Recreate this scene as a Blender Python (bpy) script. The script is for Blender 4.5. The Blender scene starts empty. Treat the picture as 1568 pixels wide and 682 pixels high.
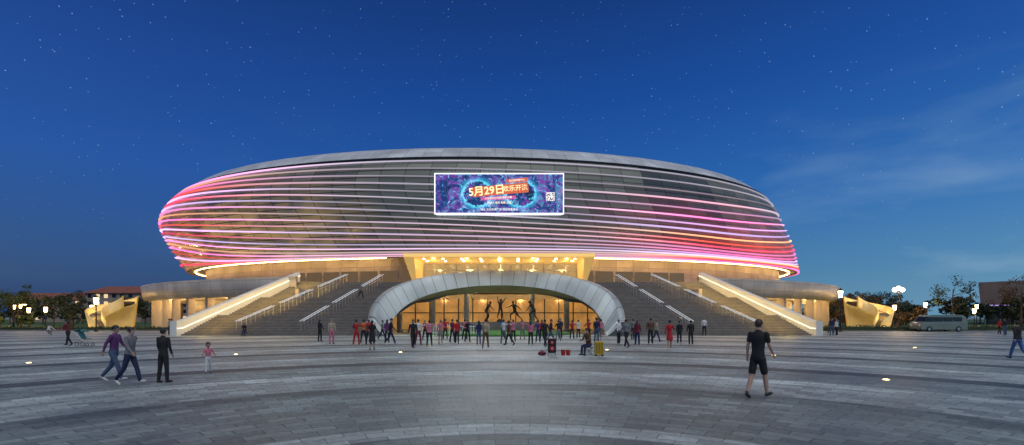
import bpy, bmesh, math, random
from mathutils import Vector, Matrix
random.seed(7)
scene = bpy.context.scene
rad = math.radians
AX = -1.6          # axis of the arena entrance

# ------------------------------------------------------------------ node helpers
class NT:
    def __init__(s, nt):
        s.t = nt
    def n(s, typ, ins=None, **props):
        nd = s.t.nodes.new(typ)
        for k, v in props.items():
            setattr(nd, k, v)
        for k, v in (ins or {}).items():
            if isinstance(v, bpy.types.NodeSocket):
                s.t.links.new(v, nd.inputs[k])
            else:
                nd.inputs[k].default_value = v
        return nd
    def m(s, op, a, b=0.0, c=0.0, clamp=False):
        nd = s.n('ShaderNodeMath', {0: a, 1: b, 2: c}, operation=op)
        nd.use_clamp = clamp
        return nd.outputs[0]
    def mix(s, f, a, b, blend='MIX'):
        nd = s.n('ShaderNodeMix', {0: f, 6: a, 7: b}, data_type='RGBA', blend_type=blend)
        return nd.outputs[2]
    def ramp(s, f, stops, interp='LINEAR'):
        nd = s.n('ShaderNodeValToRGB', {0: f})
        cr = nd.color_ramp
        cr.interpolation = interp
        while len(cr.elements) < len(stops):
            cr.elements.new(0.5)
        for e, (p, c) in zip(cr.elements, stops):
            e.position = p
            e.color = c if len(c) == 4 else (*c, 1)
        return nd.outputs[0]
    def mr(s, v, a, b, c=0.0, d=1.0):
        nd = s.n('ShaderNodeMapRange', {0: v, 1: a, 2: b, 3: c, 4: d})
        return nd.outputs[0]
    def link(s, a, b):
        s.t.links.new(a, b)

def new_mat(name):
    m = bpy.data.materials.new(name)
    m.use_nodes = True
    nt = NT(m.node_tree)
    b = m.node_tree.nodes['Principled BSDF']
    return m, nt, b

def c4(c):
    return (c[0], c[1], c[2], 1)

def pmat(name, col, rough=0.6, metal=0.0, nscale=3.0, var=0.2, bump=0.0, emis=None, es=0.0):
    m, nt, b = new_mat(name)
    tc = nt.n('ShaderNodeTexCoord')
    no = nt.n('ShaderNodeTexNoise', {'Vector': tc.outputs['Object'], 'Scale': nscale, 'Detail': 5.0})
    lo = tuple(x * (1 - var) for x in col)
    hi = tuple(min(1, x * (1 + var)) for x in col)
    col_o = nt.ramp(no.outputs[0], [(0.3, c4(lo)), (0.7, c4(hi))])
    nt.link(col_o, b.inputs['Base Color'])
    b.inputs['Roughness'].default_value = rough
    b.inputs['Metallic'].default_value = metal
    if bump:
        bp = nt.n('ShaderNodeBump', {'Height': no.outputs[0], 'Strength': bump, 'Distance': 0.05})
        nt.link(bp.outputs[0], b.inputs['Normal'])
    if emis:
        b.inputs['Emission Color'].default_value = c4(emis)
        b.inputs['Emission Strength'].default_value = es
    return m

def emat(name, col, s):
    m, nt, b = new_mat(name)
    b.inputs['Base Color'].default_value = (0.1, 0.1, 0.1, 1)
    b.inputs['Emission Color'].default_value = c4(col)
    b.inputs['Emission Strength'].default_value = s
    return m

# ------------------------------------------------------------------ mesh helpers
def root(name, loc=(0, 0, 0)):
    e = bpy.data.objects.new(name, None)
    e.location = loc
    e.empty_display_size = 0.5
    scene.collection.objects.link(e)
    return e

def attach(o, p):
    if p is not None:
        o.parent = p
        o.matrix_parent_inverse = Matrix.Translation(p.location).inverted()

def mobj(name, verts, faces, mat, parent=None, smooth=False, uvs=None):
    me = bpy.data.meshes.new(name)
    me.from_pydata([tuple(v) for v in verts], [], faces)
    if mat:
        for mm in (mat if isinstance(mat, list) else [mat]):
            me.materials.append(mm)
    if uvs:
        uv = me.uv_layers.new(name='UVMap')
        for p in me.polygons:
            for li in p.loop_indices:
                uv.data[li].uv = uvs[me.loops[li].vertex_index]
    if smooth:
        me.polygons.foreach_set('use_smooth', [True] * len(me.polygons))
    me.update()
    o = bpy.data.objects.new(name, me)
    scene.collection.objects.link(o)
    attach(o, parent)
    return o

class MB:
    """accumulates verts/faces with material index"""
    def __init__(s):
        s.v = []; s.f = []; s.mi = []
    def add(s, vs, fs, mi=0):
        o = len(s.v)
        s.v += [tuple(v) for v in vs]
        s.f += [tuple(i + o for i in f) for f in fs]
        s.mi += [mi] * len(fs)
    def box(s, x0, x1, y0, y1, z0, z1, mi=0, M=None):
        vs = [Vector((x, y, z)) for z in (z0, z1) for y in (y0, y1) for x in (x0, x1)]
        if M: vs = [M @ v for v in vs]
        s.add(vs, [(0, 2, 3, 1), (4, 5, 7, 6), (0, 1, 5, 4), (2, 6, 7, 3), (0, 4, 6, 2), (1, 3, 7, 5)], mi)
    def tube(s, pts, r, n=6, mi=0, cap=True):
        pts = [Vector(p) for p in pts]
        rs = r if isinstance(r, (list, tuple)) else [r] * len(pts)
        vs = []
        for i, p in enumerate(pts):
            a = pts[max(i - 1, 0)]; b = pts[min(i + 1, len(pts) - 1)]
            t = (b - a).normalized()
            up = Vector((0, 0, 1)) if abs(t.z) < 0.95 else Vector((0, 1, 0))
            sd = t.cross(up).normalized(); u2 = sd.cross(t)
            for k in range(n):
                an = 2 * math.pi * (k + 0.5) / n
                vs.append(p + (sd * math.cos(an) + u2 * math.sin(an)) * rs[i])
        fs = []
        for i in range(len(pts) - 1):
            for k in range(n):
                k2 = (k + 1) % n
                fs.append((i * n + k, i * n + k2, (i + 1) * n + k2, (i + 1) * n + k))
        if cap:
            fs.append(tuple(range(n))[::-1])
            fs.append(tuple((len(pts) - 1) * n + k for k in range(n)))
        s.add(vs, fs, mi)
    def sphere(s, c, r, n=10, m=6, mi=0, M=None):
        if not isinstance(r, (tuple, list)): r = (r, r, r)
        c = Vector(c)
        vs = []
        for j in range(m + 1):
            ph = math.pi * j / m
            for k in range(n):
                th = 2 * math.pi * k / n
                d = Vector((r[0] * math.sin(ph) * math.cos(th), r[1] * math.sin(ph) * math.sin(th), r[2] * math.cos(ph)))
                if M: d = M @ d
                vs.append(c + d)
        fs = []
        for j in range(m):
            for k in range(n):
                k2 = (k + 1) % n
                fs.append((j * n + k, (j + 1) * n + k, (j + 1) * n + k2, j * n + k2))
        s.add(vs, fs, mi)
    def lathe(s, c, prof, n=12, mi=0):
        vs = []
        for (r, z) in prof:
            for k in range(n):
                an = 2 * math.pi * k / n
                vs.append((c[0] + r * math.cos(an), c[1] + r * math.sin(an), c[2] + z))
        fs = []
        for j in range(len(prof) - 1):
            for k in range(n):
                k2 = (k + 1) % n
                fs.append((j * n + k, j * n + k2, (j + 1) * n + k2, (j + 1) * n + k))
        fs.append(tuple(range(n))[::-1]); fs.append(tuple((len(prof) - 1) * n + k for k in range(n)))
        s.add(vs, fs, mi)
    def obj(s, name, mats, parent=None, smooth=False):
        o = mobj(name, s.v, s.f, mats, parent, smooth)
        o.data.polygons.foreach_set('material_index', s.mi)
        return o

def loft(name, rings, mat, parent=None, smooth=True, uvfn=None, closed=False):
    n = len(rings[0]); vs = [p for r in rings for p in r]; fs = []
    kk = n if closed else n - 1
    for j in range(len(rings) - 1):
        for k in range(kk):
            k2 = (k + 1) % n
            fs.append((j * n + k, j * n + k2, (j + 1) * n + k2, (j + 1) * n + k))
    uvs = [uvfn(j, k) for j in range(len(rings)) for k in range(n)] if uvfn else None
    return mobj(name, vs, fs, mat, parent, smooth, uvs)

def light(name, kind, loc, energy, col, parent=None, **kw):
    l = bpy.data.lights.new(name, kind)
    l.energy = energy; l.color = col
    for k, v in kw.items():
        if k not in ('rot', 'target'): setattr(l, k, v)
    o = bpy.data.objects.new(name, l)
    o.location = loc
    if 'target' in kw:
        o.rotation_euler = (Vector(kw['target']) - Vector(loc)).to_track_quat('-Z', 'Y').to_euler()
    scene.collection.objects.link(o)
    attach(o, parent)
    return o

# ------------------------------------------------------------------ world
w = bpy.data.worlds.new("World"); scene.world = w; w.use_nodes = True
wt = NT(w.node_tree)
bg = w.node_tree.nodes['Background']
tc = wt.n('ShaderNodeTexCoord')
dirv = wt.n('ShaderNodeVectorMath', {0: tc.outputs['Generated']}, operation='NORMALIZE').outputs[0]
sx = wt.n('ShaderNodeSeparateXYZ', {0: dirv})
X, Y, Z = sx.outputs[0], sx.outputs[1], sx.outputs[2]
left = wt.ramp(Z, [(0.0, (.009, .050, .145)), (0.08, (.006, .055, .20)), (0.25, (.004, .064, .31)), (0.42, (.002, .042, .24)), (0.6, (.001, .018, .12)), (1.0, (.001, .010, .06))])
right = wt.ramp(Z, [(0.0, (.12, .30, .45)), (0.08, (.062, .22, .42)), (0.22, (.014, .13, .41)), (0.40, (.003, .064, .31)), (0.6, (.002, .026, .16)), (1.0, (.001, .012, .08))])
side = wt.mr(X, -0.55, 0.75)
grad = wt.mix(side, left, right)
mp = wt.n('ShaderNodeMapping', {'Vector': dirv, 'Rotation': (0, rad(-14), 0), 'Scale': (1.5, 1.5, 5.5)})
cn = wt.n('ShaderNodeTexNoise', {'Vector': mp.outputs[0], 'Scale': 2.0, 'Detail': 9.0, 'Roughness': 0.52, 'Distortion': 0.25})
cm = wt.ramp(cn.outputs[0], [(0.48, (0, 0, 0)), (0.80, (1, 1, 1))])
cmask = wt.m('MULTIPLY', wt.mr(X, 0.15, 0.75, 0.05, 0.85), wt.mr(Z, 0.42, 0.10))
cfac = wt.m('MULTIPLY', cm, cmask)
grad2 = wt.mix(cfac, grad, (.26, .40, .55, 1))
vo = wt.n('ShaderNodeTexVoronoi', {'Vector': dirv, 'Scale': 110.0})
st = wt.m('LESS_THAN', vo.outputs['Distance'], 0.085)
pick = wt.n('ShaderNodeSeparateColor', {0: vo.outputs['Color']})
st2 = wt.m('MULTIPLY', st, wt.mr(pick.outputs[0], 0.30, 1.0, 0.0, 0.42))
st3 = wt.m('MULTIPLY', st2, wt.mr(Z, 0.06, 0.3))
grad3 = wt.mix(st3, grad2, (.55, .75, .95, 1))
sky = wt.n('ShaderNodeTexSky', sky_type='NISHITA')
sky.sun_disc = False
SUN_EL, SUN_ROT = rad(1.0), rad(100)
sky.sun_elevation = SUN_EL; sky.sun_rotation = SUN_ROT
skys = wt.mix(1.0, sky.outputs[0], (.02, .03, .05, 1), 'MULTIPLY')
tot = wt.mix(1.0, grad3, skys, 'ADD')
wt.link(tot, bg.inputs[0]); bg.inputs[1].default_value = 1.0

# very soft sun lamp added behind the camera as twilight fill
sl = light('dusk_fill', 'SUN', (20, -40, 60), 1.45, (1.0, 1.0, .88), angle=rad(60))
sl.rotation_euler = (rad(30), 0, rad(15))

# ------------------------------------------------------------------ camera
cam = bpy.data.cameras.new('camera'); co = bpy.data.objects.new('camera', cam)
scene.collection.objects.link(co)
co.location = (0, 0, 1.9); co.rotation_euler = (rad(90), 0, 0)
cam.sensor_width = 36; cam.lens = 16.99; cam.shift_y = 0.0925; cam.clip_end = 5000; cam.clip_start = 0.1
scene.camera = co
scene.view_settings.view_transform = 'Standard'
try: scene.view_settings.look = 'None'
except Exception: pass

# ------------------------------------------------------------------ ground
m_ground, nt, b = new_mat('plaza_paving')
geo = nt.n('ShaderNodeNewGeometry')
s0 = nt.n('ShaderNodeSeparateXYZ', {0: geo.outputs['Position']})
gx = s0.outputs[0]; gy = nt.m('SUBTRACT', s0.outputs[1], 3.0)
r = nt.m('SQRT', nt.m('ADD', nt.m('MULTIPLY', gx, gx), nt.m('MULTIPLY', gy, gy)))
th = nt.m('ARCTAN2', gx, gy)
zone = nt.m('ADD', nt.m('MULTIPLY', nt.m('FLOOR', nt.m('DIVIDE', r, 3.6)), 3.6), 1.8)
ua = nt.m('MULTIPLY', th, zone)
uv = nt.n('ShaderNodeCombineXYZ', {0: ua, 1: r})
br = nt.n('ShaderNodeTexBrick', {'Vector': uv.outputs[0], 'Color1': (.56, .56, .56, 1), 'Color2': (1.0, 1.0, 1.0, 1), 'Mortar': (.22, .22, .22, 1), 'Scale': 1.0,
          'Mortar Size': 0.009, 'Mortar Smooth': 0.3, 'Bias': 0.0, 'Brick Width': 0.62, 'Row Height': 0.3})
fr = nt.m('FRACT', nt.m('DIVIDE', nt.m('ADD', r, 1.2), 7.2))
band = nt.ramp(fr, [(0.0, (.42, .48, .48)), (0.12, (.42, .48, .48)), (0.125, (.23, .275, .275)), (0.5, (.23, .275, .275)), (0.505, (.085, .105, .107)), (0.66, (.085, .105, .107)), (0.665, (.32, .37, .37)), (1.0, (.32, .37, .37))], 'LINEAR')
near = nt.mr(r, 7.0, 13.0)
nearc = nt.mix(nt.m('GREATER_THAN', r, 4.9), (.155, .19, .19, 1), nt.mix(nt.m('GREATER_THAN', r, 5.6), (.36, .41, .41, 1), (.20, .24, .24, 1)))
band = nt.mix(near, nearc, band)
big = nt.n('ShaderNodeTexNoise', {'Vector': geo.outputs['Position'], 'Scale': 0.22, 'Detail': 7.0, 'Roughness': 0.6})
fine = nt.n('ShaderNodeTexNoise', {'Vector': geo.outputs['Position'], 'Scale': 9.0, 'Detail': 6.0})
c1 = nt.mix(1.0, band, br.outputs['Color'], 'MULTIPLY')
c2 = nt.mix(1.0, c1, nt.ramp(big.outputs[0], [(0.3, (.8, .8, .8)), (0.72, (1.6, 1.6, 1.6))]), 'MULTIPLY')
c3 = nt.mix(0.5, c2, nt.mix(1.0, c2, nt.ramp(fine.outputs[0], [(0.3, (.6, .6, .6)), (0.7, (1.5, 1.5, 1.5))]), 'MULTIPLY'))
nt.link(c3, b.inputs['Base Color'])
rg = nt.m('ADD', nt.mr(big.outputs[0], 0.35, 0.7, 0.42, 0.62), nt.m('MULTIPLY', nt.n('ShaderNodeSeparateColor', {0: br.outputs['Color']}).outputs[0], 0.12))
nt.link(rg, b.inputs['Roughness'])
b.inputs['Specular IOR Level'].default_value = .35
bh = nt.m('ADD', nt.m('MULTIPLY', br.outputs['Fac'], -1.0), nt.m('MULTIPLY', fine.outputs[0], 0.35))
bp = nt.n('ShaderNodeBump', {'Height': bh, 'Strength': 0.45, 'Distance': 0.012})
nt.link(bp.outputs[0], b.inputs['Normal'])
S = 2500
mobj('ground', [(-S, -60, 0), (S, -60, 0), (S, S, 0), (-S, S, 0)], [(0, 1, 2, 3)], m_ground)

# ------------------------------------------------------------------ common materials
m_stone = pmat('granite', (.19, .165, .145), .6, nscale=1.5, var=.25, bump=.2)
m_nose = pmat('step_nosing', (.34, .31, .27), .55, nscale=2)
m_beige = pmat('beige_stone', (.50, .42, .33), .6, nscale=.8, var=.12, bump=.1)
m_white = pmat('white_panel', (.70, .70, .68), .5, nscale=.5, var=.05)
m_dark = pmat('dark_metal', (.03, .03, .035), .4, .6, nscale=4)
m_steel = pmat('steel', (.5, .5, .5), .3, .9, nscale=4, var=.1)
m_gold = pmat('gold_panel', (.80, .55, .22), .4, .25, nscale=.8, var=.1, emis=(1, .6, .16), es=.40)  # slight emission stands in for lamplight on the gold
m_glassd = pmat('dark_glass', (.02, .025, .03), .06, .0, nscale=.3)
m_hand = emat('led_handrail', (.85, .92, 1.0), .85)
m_down = emat('downlight', (1.0, .80, .45), 14)
m_warmstrip = emat('warm_led_strip', (1.0, .62, .24), 19)
WARM = (1.0, .64, .26)

def panelmat(name, col, rough, metal, bw, rh, gap=.02, contrast=.12, dark=.3, emis=None, es=0):
    m, nt, b = new_mat(name)
    uvn = nt.n('ShaderNodeUVMap')
    lo = tuple(c * (1 - contrast) for c in col); hi = tuple(min(1, c * (1 + contrast)) for c in col)
    brk = nt.n('ShaderNodeTexBrick', {'Vector': uvn.outputs[0], 'Color1': c4(lo), 'Color2': c4(hi), 'Mortar': c4(tuple(c * dark for c in col)), 'Scale': 1.0,
               'Mortar Size': gap, 'Mortar Smooth': 0.1, 'Brick Width': bw, 'Row Height': rh}, offset=0.0)
    no = nt.n('ShaderNodeTexNoise', {'Vector': uvn.outputs[0], 'Scale': .3, 'Detail': 6.0})
    cc = nt.mix(1.0, brk.outputs[0], nt.ramp(no.outputs[0], [(.3, (.75, .75, .75)), (.7, (1.2, 1.2, 1.2))]), 'MULTIPLY')
    nt.link(cc, b.inputs['Base Color'])
    b.inputs['Roughness'].default_value = rough; b.inputs['Metallic'].default_value = metal
    bpn = nt.n('ShaderNodeBump', {'Height': nt.m('MULTIPLY', brk.outputs['Fac'], -1.0), 'Strength': .5, 'Distance': .03})
    nt.link(bpn.outputs[0], b.inputs['Normal'])
    if emis:
        b.inputs['Emission Color'].default_value = c4(emis); b.inputs['Emission Strength'].default_value = es
    return m

m_alu = panelmat('aluminium_cladding', (.70, .72, .74), .45, .15, 2.4, 1.6)
m_arch = panelmat('arch_cladding', (.37, .41, .42), .42, .15, 1.6, 5.0, gap=.04, dark=.3)
m_fascia = panelmat('fascia_cladding', (.54, .46, .38), .45, .1, 2.2, 1.3, gap=.03, dark=.5)

# ------------------------------------------------------------------ ARENA
arena = root('sports_arena', (AX, 60, 0))
CY = 100.0
LV = [(10, -3.6, 59.0, 36), (14, -5.3, 59.3, 38.5), (18.5, -7.2, 59.1, 39), (22.5, -6.9, 56.3, 37.5), (25.7, -6.8, 51.5, 32), (26.9, -6.5, 38, 22), (27.7, -6.5, 14, 8)]
def lev(wv):
    i = min(int(wv), len(LV) - 2); f = wv - i
    p0 = LV[max(i - 1, 0)]; p1 = LV[i]; p2 = LV[i + 1]; p3 = LV[min(i + 2, len(LV) - 1)]
    return [0.5 * ((2 * p1[k]) + (-p0[k] + p2[k]) * f + (2 * p0[k] - 5 * p1[k] + 4 * p2[k] - p3[k]) * f * f + (-p0[k] + 3 * p1[k] - 3 * p2[k] + p3[k]) * f ** 3) for k in range(4)]
def shell(t, wv, off=0.0):
    z, cx, a, b_ = lev(wv)
    return Vector((cx + (a + off) * math.sin(t), CY - (b_ + off) * math.cos(t), z))

# facade material
m_fac, nt, b = new_mat('facade_glass_panels')
uvn = nt.n('ShaderNodeUVMap')
gp = nt.n('ShaderNodeNewGeometry'); sp = nt.n('ShaderNodeSeparateXYZ', {0: gp.outputs['Position']})
brk = nt.n('ShaderNodeTexBrick', {'Vector': uvn.outputs[0], 'Color1': (.06, .065, .065, 1), 'Color2': (.11, .115, .11, 1), 'Mortar': (.02, .02, .022, 1), 'Scale': 1.0,
           'Mortar Size': .05, 'Mortar Smooth': .1, 'Brick Width': 3.2, 'Row Height': .9}, offset=0.0)
sepu = nt.n('ShaderNodeSeparateXYZ', {0: uvn.outputs[0]})
bn = nt.n('ShaderNodeTexNoise', {'Vector': nt.n('ShaderNodeCombineXYZ', {0: nt.m('MULTIPLY', nt.m('FLOOR', nt.m('DIVIDE', sepu.outputs[0], 6.4)), .37)}).outputs[0], 'Scale': 1.0, 'Detail': 1.0})
bay = nt.ramp(bn.outputs[0], [(.50, (0, 0, 0)), (.56, (1, 1, 1))])
leftm = nt.mr(sp.outputs[0], -24, -38)
glassmask = nt.m('MAXIMUM', leftm, nt.m('MULTIPLY', bay, .8))
colr = nt.mix(glassmask, nt.mix(1.0, brk.outputs[0], (1.30, 1.33, 1.25, 1), 'MULTIPLY'), nt.mix(1.0, brk.outputs[0], (.6, .72, .85, 1), 'MULTIPLY'))
nt.link(colr, b.inputs['Base Color'])
b.inputs['Metallic'].default_value = .2
nt.link(nt.mr(glassmask, 0, 1, .42, .14), b.inputs['Roughness'])
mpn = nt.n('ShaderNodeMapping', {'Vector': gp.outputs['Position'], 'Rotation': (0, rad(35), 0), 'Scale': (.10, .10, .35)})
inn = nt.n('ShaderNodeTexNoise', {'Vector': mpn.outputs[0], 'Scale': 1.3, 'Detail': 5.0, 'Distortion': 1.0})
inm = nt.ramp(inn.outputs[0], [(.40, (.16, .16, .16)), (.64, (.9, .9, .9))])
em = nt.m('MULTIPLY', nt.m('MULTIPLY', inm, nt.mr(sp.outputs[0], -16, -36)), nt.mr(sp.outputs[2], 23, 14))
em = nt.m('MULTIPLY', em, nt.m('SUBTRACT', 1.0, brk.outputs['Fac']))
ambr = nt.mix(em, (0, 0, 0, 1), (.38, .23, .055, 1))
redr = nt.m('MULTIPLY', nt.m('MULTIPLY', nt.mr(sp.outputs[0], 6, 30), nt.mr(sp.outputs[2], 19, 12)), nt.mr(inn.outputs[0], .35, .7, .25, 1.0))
redc = nt.mix(redr, (0, 0, 0, 1), (.36, .025, .03, 1))  # red glow of the LED lines on the glass, put into its emission
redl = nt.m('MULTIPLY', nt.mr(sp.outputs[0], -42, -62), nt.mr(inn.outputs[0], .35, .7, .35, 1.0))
redlc = nt.mix(redl, (0, 0, 0, 1), (.30, .02, .02, 1))  # same painted red LED glow, towards the left end
base_e = nt.mix(1.0, colr, (.26, .28, .27, 1), 'MULTIPLY')  # panels glow faintly in their own colour, in place of light on them
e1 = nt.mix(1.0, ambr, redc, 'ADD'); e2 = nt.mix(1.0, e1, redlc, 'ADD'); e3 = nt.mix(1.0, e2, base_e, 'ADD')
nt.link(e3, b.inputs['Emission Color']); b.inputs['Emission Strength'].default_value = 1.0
bpn = nt.n('ShaderNodeBump', {'Height': nt.m('MULTIPLY', brk.outputs['Fac'], -1.0), 'Strength': .4, 'Distance': .05})
nt.link(bpn.outputs[0], b.inputs['Normal'])

NTt = 260
ts = [-math.pi + 2 * math.pi * k / NTt for k in range(NTt + 1)]
NV = 24
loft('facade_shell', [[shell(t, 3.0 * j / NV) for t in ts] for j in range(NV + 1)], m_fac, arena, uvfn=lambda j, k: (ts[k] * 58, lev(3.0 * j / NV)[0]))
loft('roof_rim', [[shell(t, 3.0 + j / 8) for t in ts] for j in range(9)], m_alu, arena, uvfn=lambda j, k: (ts[k] * 56, j * .6))
loft('roof', [[shell(t, 4.0 + 2 * j / 10) for t in ts] for j in range(11)], pmat('roof_metal', (.35, .37, .40), .45, .4), arena)
mobj('roof_cap', [shell(t, 6.0) for t in ts[:-1]], [tuple(range(NTt))], m_alu, arena)
g = MB(); g.tube([shell(t, 3.0, .12) for t in ts], .16, 6); g.obj('rim_gutter', m_dark, arena)

# LED lines
m_led, nt, b = new_mat('led_line')
at = nt.n('ShaderNodeAttribute', attribute_name='led')
nt.link(at.outputs['Color'], b.inputs['Emission Color']); b.inputs['Emission Strength'].default_value = 1.0
b.inputs['Base Color'].default_value = (.05, .05, .05, 1)
def sm(x, a, c):
    f = max(0, min(1, (x - a) / (c - a))); return f * f * (3 - 2 * f)
lv, lf, lc = [], [], []
NL = 20
PAL = [(1.0, .05, .12), (1.0, .16, .48), (.72, .50, 1.0), (1.0, .10, .06), (1.0, .26, .62), (.90, .45, .95), (1.0, .45, .20)]
tl = [-1.95 + 3.9 * k / 240 for k in range(241)]
for i in range(NL):
    k0 = (i + .55) / NL
    o = len(lv)
    for t in tl:
        p = 0.56 + 1.62 * sm(t, -1.30, 0.20) - 1.10 * sm(t, .60, 1.5)
        amp = k0 ** p
        amp += .045 * math.sin(t * 2.8 + i * .20) * (1 - k0) * k0 * 4
        amp = min(.985, max(.012, amp))
        red = max(sm(-t, .05, .85), sm(t, .05, .6) * sm(1 - amp, .15, .6), .45 * sm(1 - amp, .5, .85))
        pa = PAL[(i * 5) % 7]; pb_ = PAL[(i * 3 + 1) % 7]; fm_ = sm(t, -.6, .6)
        pal = tuple(pa[q] * (1 - fm_) + pb_[q] * fm_ for q in range(3))
        inten = 0.52 + 1.35 * red
        inten *= .8 + .3 * math.sin(i * 2.7 + 1.0 + t * 1.3)
        if i % 5 == 2: inten *= .65
        wc = (.86, .80, .98)
        cr = tuple(wc[q] * (1 - red) + pal[q] * red for q in range(3))
        c = (cr[0] * inten, cr[1] * inten, cr[2] * inten, 1)
        hh = .05 + .03 * red + .02 * ((i * 3) % 4 == 0)
        q = shell(t, 3 * amp, .05); q2 = shell(t, 3 * amp, .30)
        lv += [(q.x, q.y, q.z - hh), (q2.x, q2.y, q2.z - hh), (q2.x, q2.y, q2.z + hh), (q.x, q.y, q.z + hh)]
        lc += [c] * 4
    for k in range(len(tl) - 1):
        for e in range(3):
            lf.append((o + k * 4 + e, o + (k + 1) * 4 + e, o + (k + 1) * 4 + e + 1, o + k * 4 + e + 1))
lo_ = mobj('led_lines', lv, lf, m_led, arena)
ca = lo_.data.color_attributes.new('led', 'FLOAT_COLOR', 'POINT')
for i, c in enumerate(lc): ca.data[i].color = c

# soffit + drum
DR = (-3.6, 56.0, 33.0)
def drum(t, z, off=0): return Vector((DR[0] + (DR[1] + off) * math.sin(t), CY - (DR[2] + off) * math.cos(t), z))
loft('shell_soffit', [[shell(t, 0) for t in ts], [drum(t, 10.25) for t in ts]], m_beige, arena)
loft('drum_wall', [[drum(t, 6.4) for t in ts], [drum(t, 10.25) for t in ts]], panelmat('drum_stone', (.64, .55, .42), .5, 0, 2.4, 1.3), arena, uvfn=lambda j, k: (ts[k] * 50, j * 3.9))
g = MB()
tt = [-1.8 + 3.6 * k / 120 for k in range(121)]
g.tube([drum(t, 10.02, 1.6) for t in tt if t < -.22], .06, 4)
g.tube([drum(t, 10.02, 1.6) for t in tt if t > .22], .06, 4)
g.obj('soffit_led_strip', m_warmstrip, arena)
g = MB()
m_lobby = pmat('lobby_glazing', (.04, .04, .04), .1, 0, nscale=.5, emis=(1, .62, .28), es=.12)
for t0 in [x * .055 for x in range(-10, 10)]:
    if abs(t0 + .0275) < .16: continue
    a_, b_ = drum(t0 + .003, 6.4, .06), drum(t0 + .052, 6.4, .06)
    g.add([a_, b_, b_ + Vector((0, 0, 2.0)), a_ + Vector((0, 0, 2.0))], [(0, 1, 2, 3)], 0)
g.obj('lobby_windows', m_lobby, arena)

# podium
PD = (-3.75, 65.3, 42.0)
def pod(t, z, off=0):
    return Vector((PD[0] + (PD[1] + off) * math.sin(t), CY - (PD[2] + off) * math.cos(t), z))
def podc(t, z):
    p = pod(t, z)
    if abs(p.x - AX) < 25.8 and p.y < 90: p.y = 62.0
    return p
loft('terrace_floor', [[podc(t, 6.4) for t in ts], [drum(t, 6.4, .5) for t in ts]], m_stone, arena, smooth=False)
tL = math.asin((AX - 25.4 - PD[0]) / PD[1]); tR = math.asin((AX + 25.4 - PD[0]) / PD[1])
tp = [tR + (2 * math.pi + tL - tR) * k / 200 for k in range(201)]
loft('podium_fascia', [[pod(t, 4.6, -.9) for t in tp], [pod(t, 4.75, -.2) for t in tp], [pod(t, 5.4, .05) for t in tp], [pod(t, 7.0, .25) for t in tp], [pod(t, 7.05, -.15) for t in tp], [pod(t, 6.4, -.15) for t in tp]],
     m_fascia, arena, uvfn=lambda j, k: (tp[k] * 60, [0, .6, 1.2, 2.9, 3.2, 3.8][j]))
loft('podium_soffit', [[pod(t, 4.6, -.9) for t in tp], [pod(t, 4.62, -7) for t in tp]], m_beige, arena)
loft('podium_wall', [[pod(t, 0, -7) for t in tp], [pod(t, 4.62, -7) for t in tp]], panelmat('podium_stone', (.50, .42, .31), .55, 0, 1.2, .8), arena, uvfn=lambda j, k: (tp[k] * 60, j * 4.6))
g = MB(); gd = MB()
for sgn in (-1, 1):
    for k in range(13):
        t = sgn * (0.46 + k * .085) + (-.03 if sgn < 0 else 0.03)
        p = pod(t, 0, -1.8)
        M = Matrix.Translation(p) @ Matrix.Rotation(t, 4, 'Z')
        g.box(-.45, .45, -.45, .45, 0, 4.6, 0, M)
        g.box(-.55, .55, -.55, .55, 0, .25, 0, M)
        t2 = t + .04
        p = pod(t2, 0, -6.9); M = Matrix.Translation(p) @ Matrix.Rotation(t2, 4, 'Z')
        gd.box(-1.5, 1.5, -.06, .05, 0, 3.0, 0, M)
        gd.box(-1.6, -1.5, -.1, .05, 0, 3.1, 1, M); gd.box(1.5, 1.6, -.1, .05, 0, 3.1, 1, M); gd.box(-1.5, 1.5, -.1, .05, 3.0, 3.1, 1, M)
        gd.box(-.04, .04, -.1, -.06, 0, 3.0, 1, M)
        if k < 12:
            q = pod(t + .04, 4.0, -3.0)
            light('podium_ceiling_lamp', 'POINT', q, 210, WARM, arena, shadow_soft_size=.15)
g.obj('podium_columns', m_beige, arena); gd.obj('podium_doors', [m_glassd, m_steel], arena)

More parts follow.
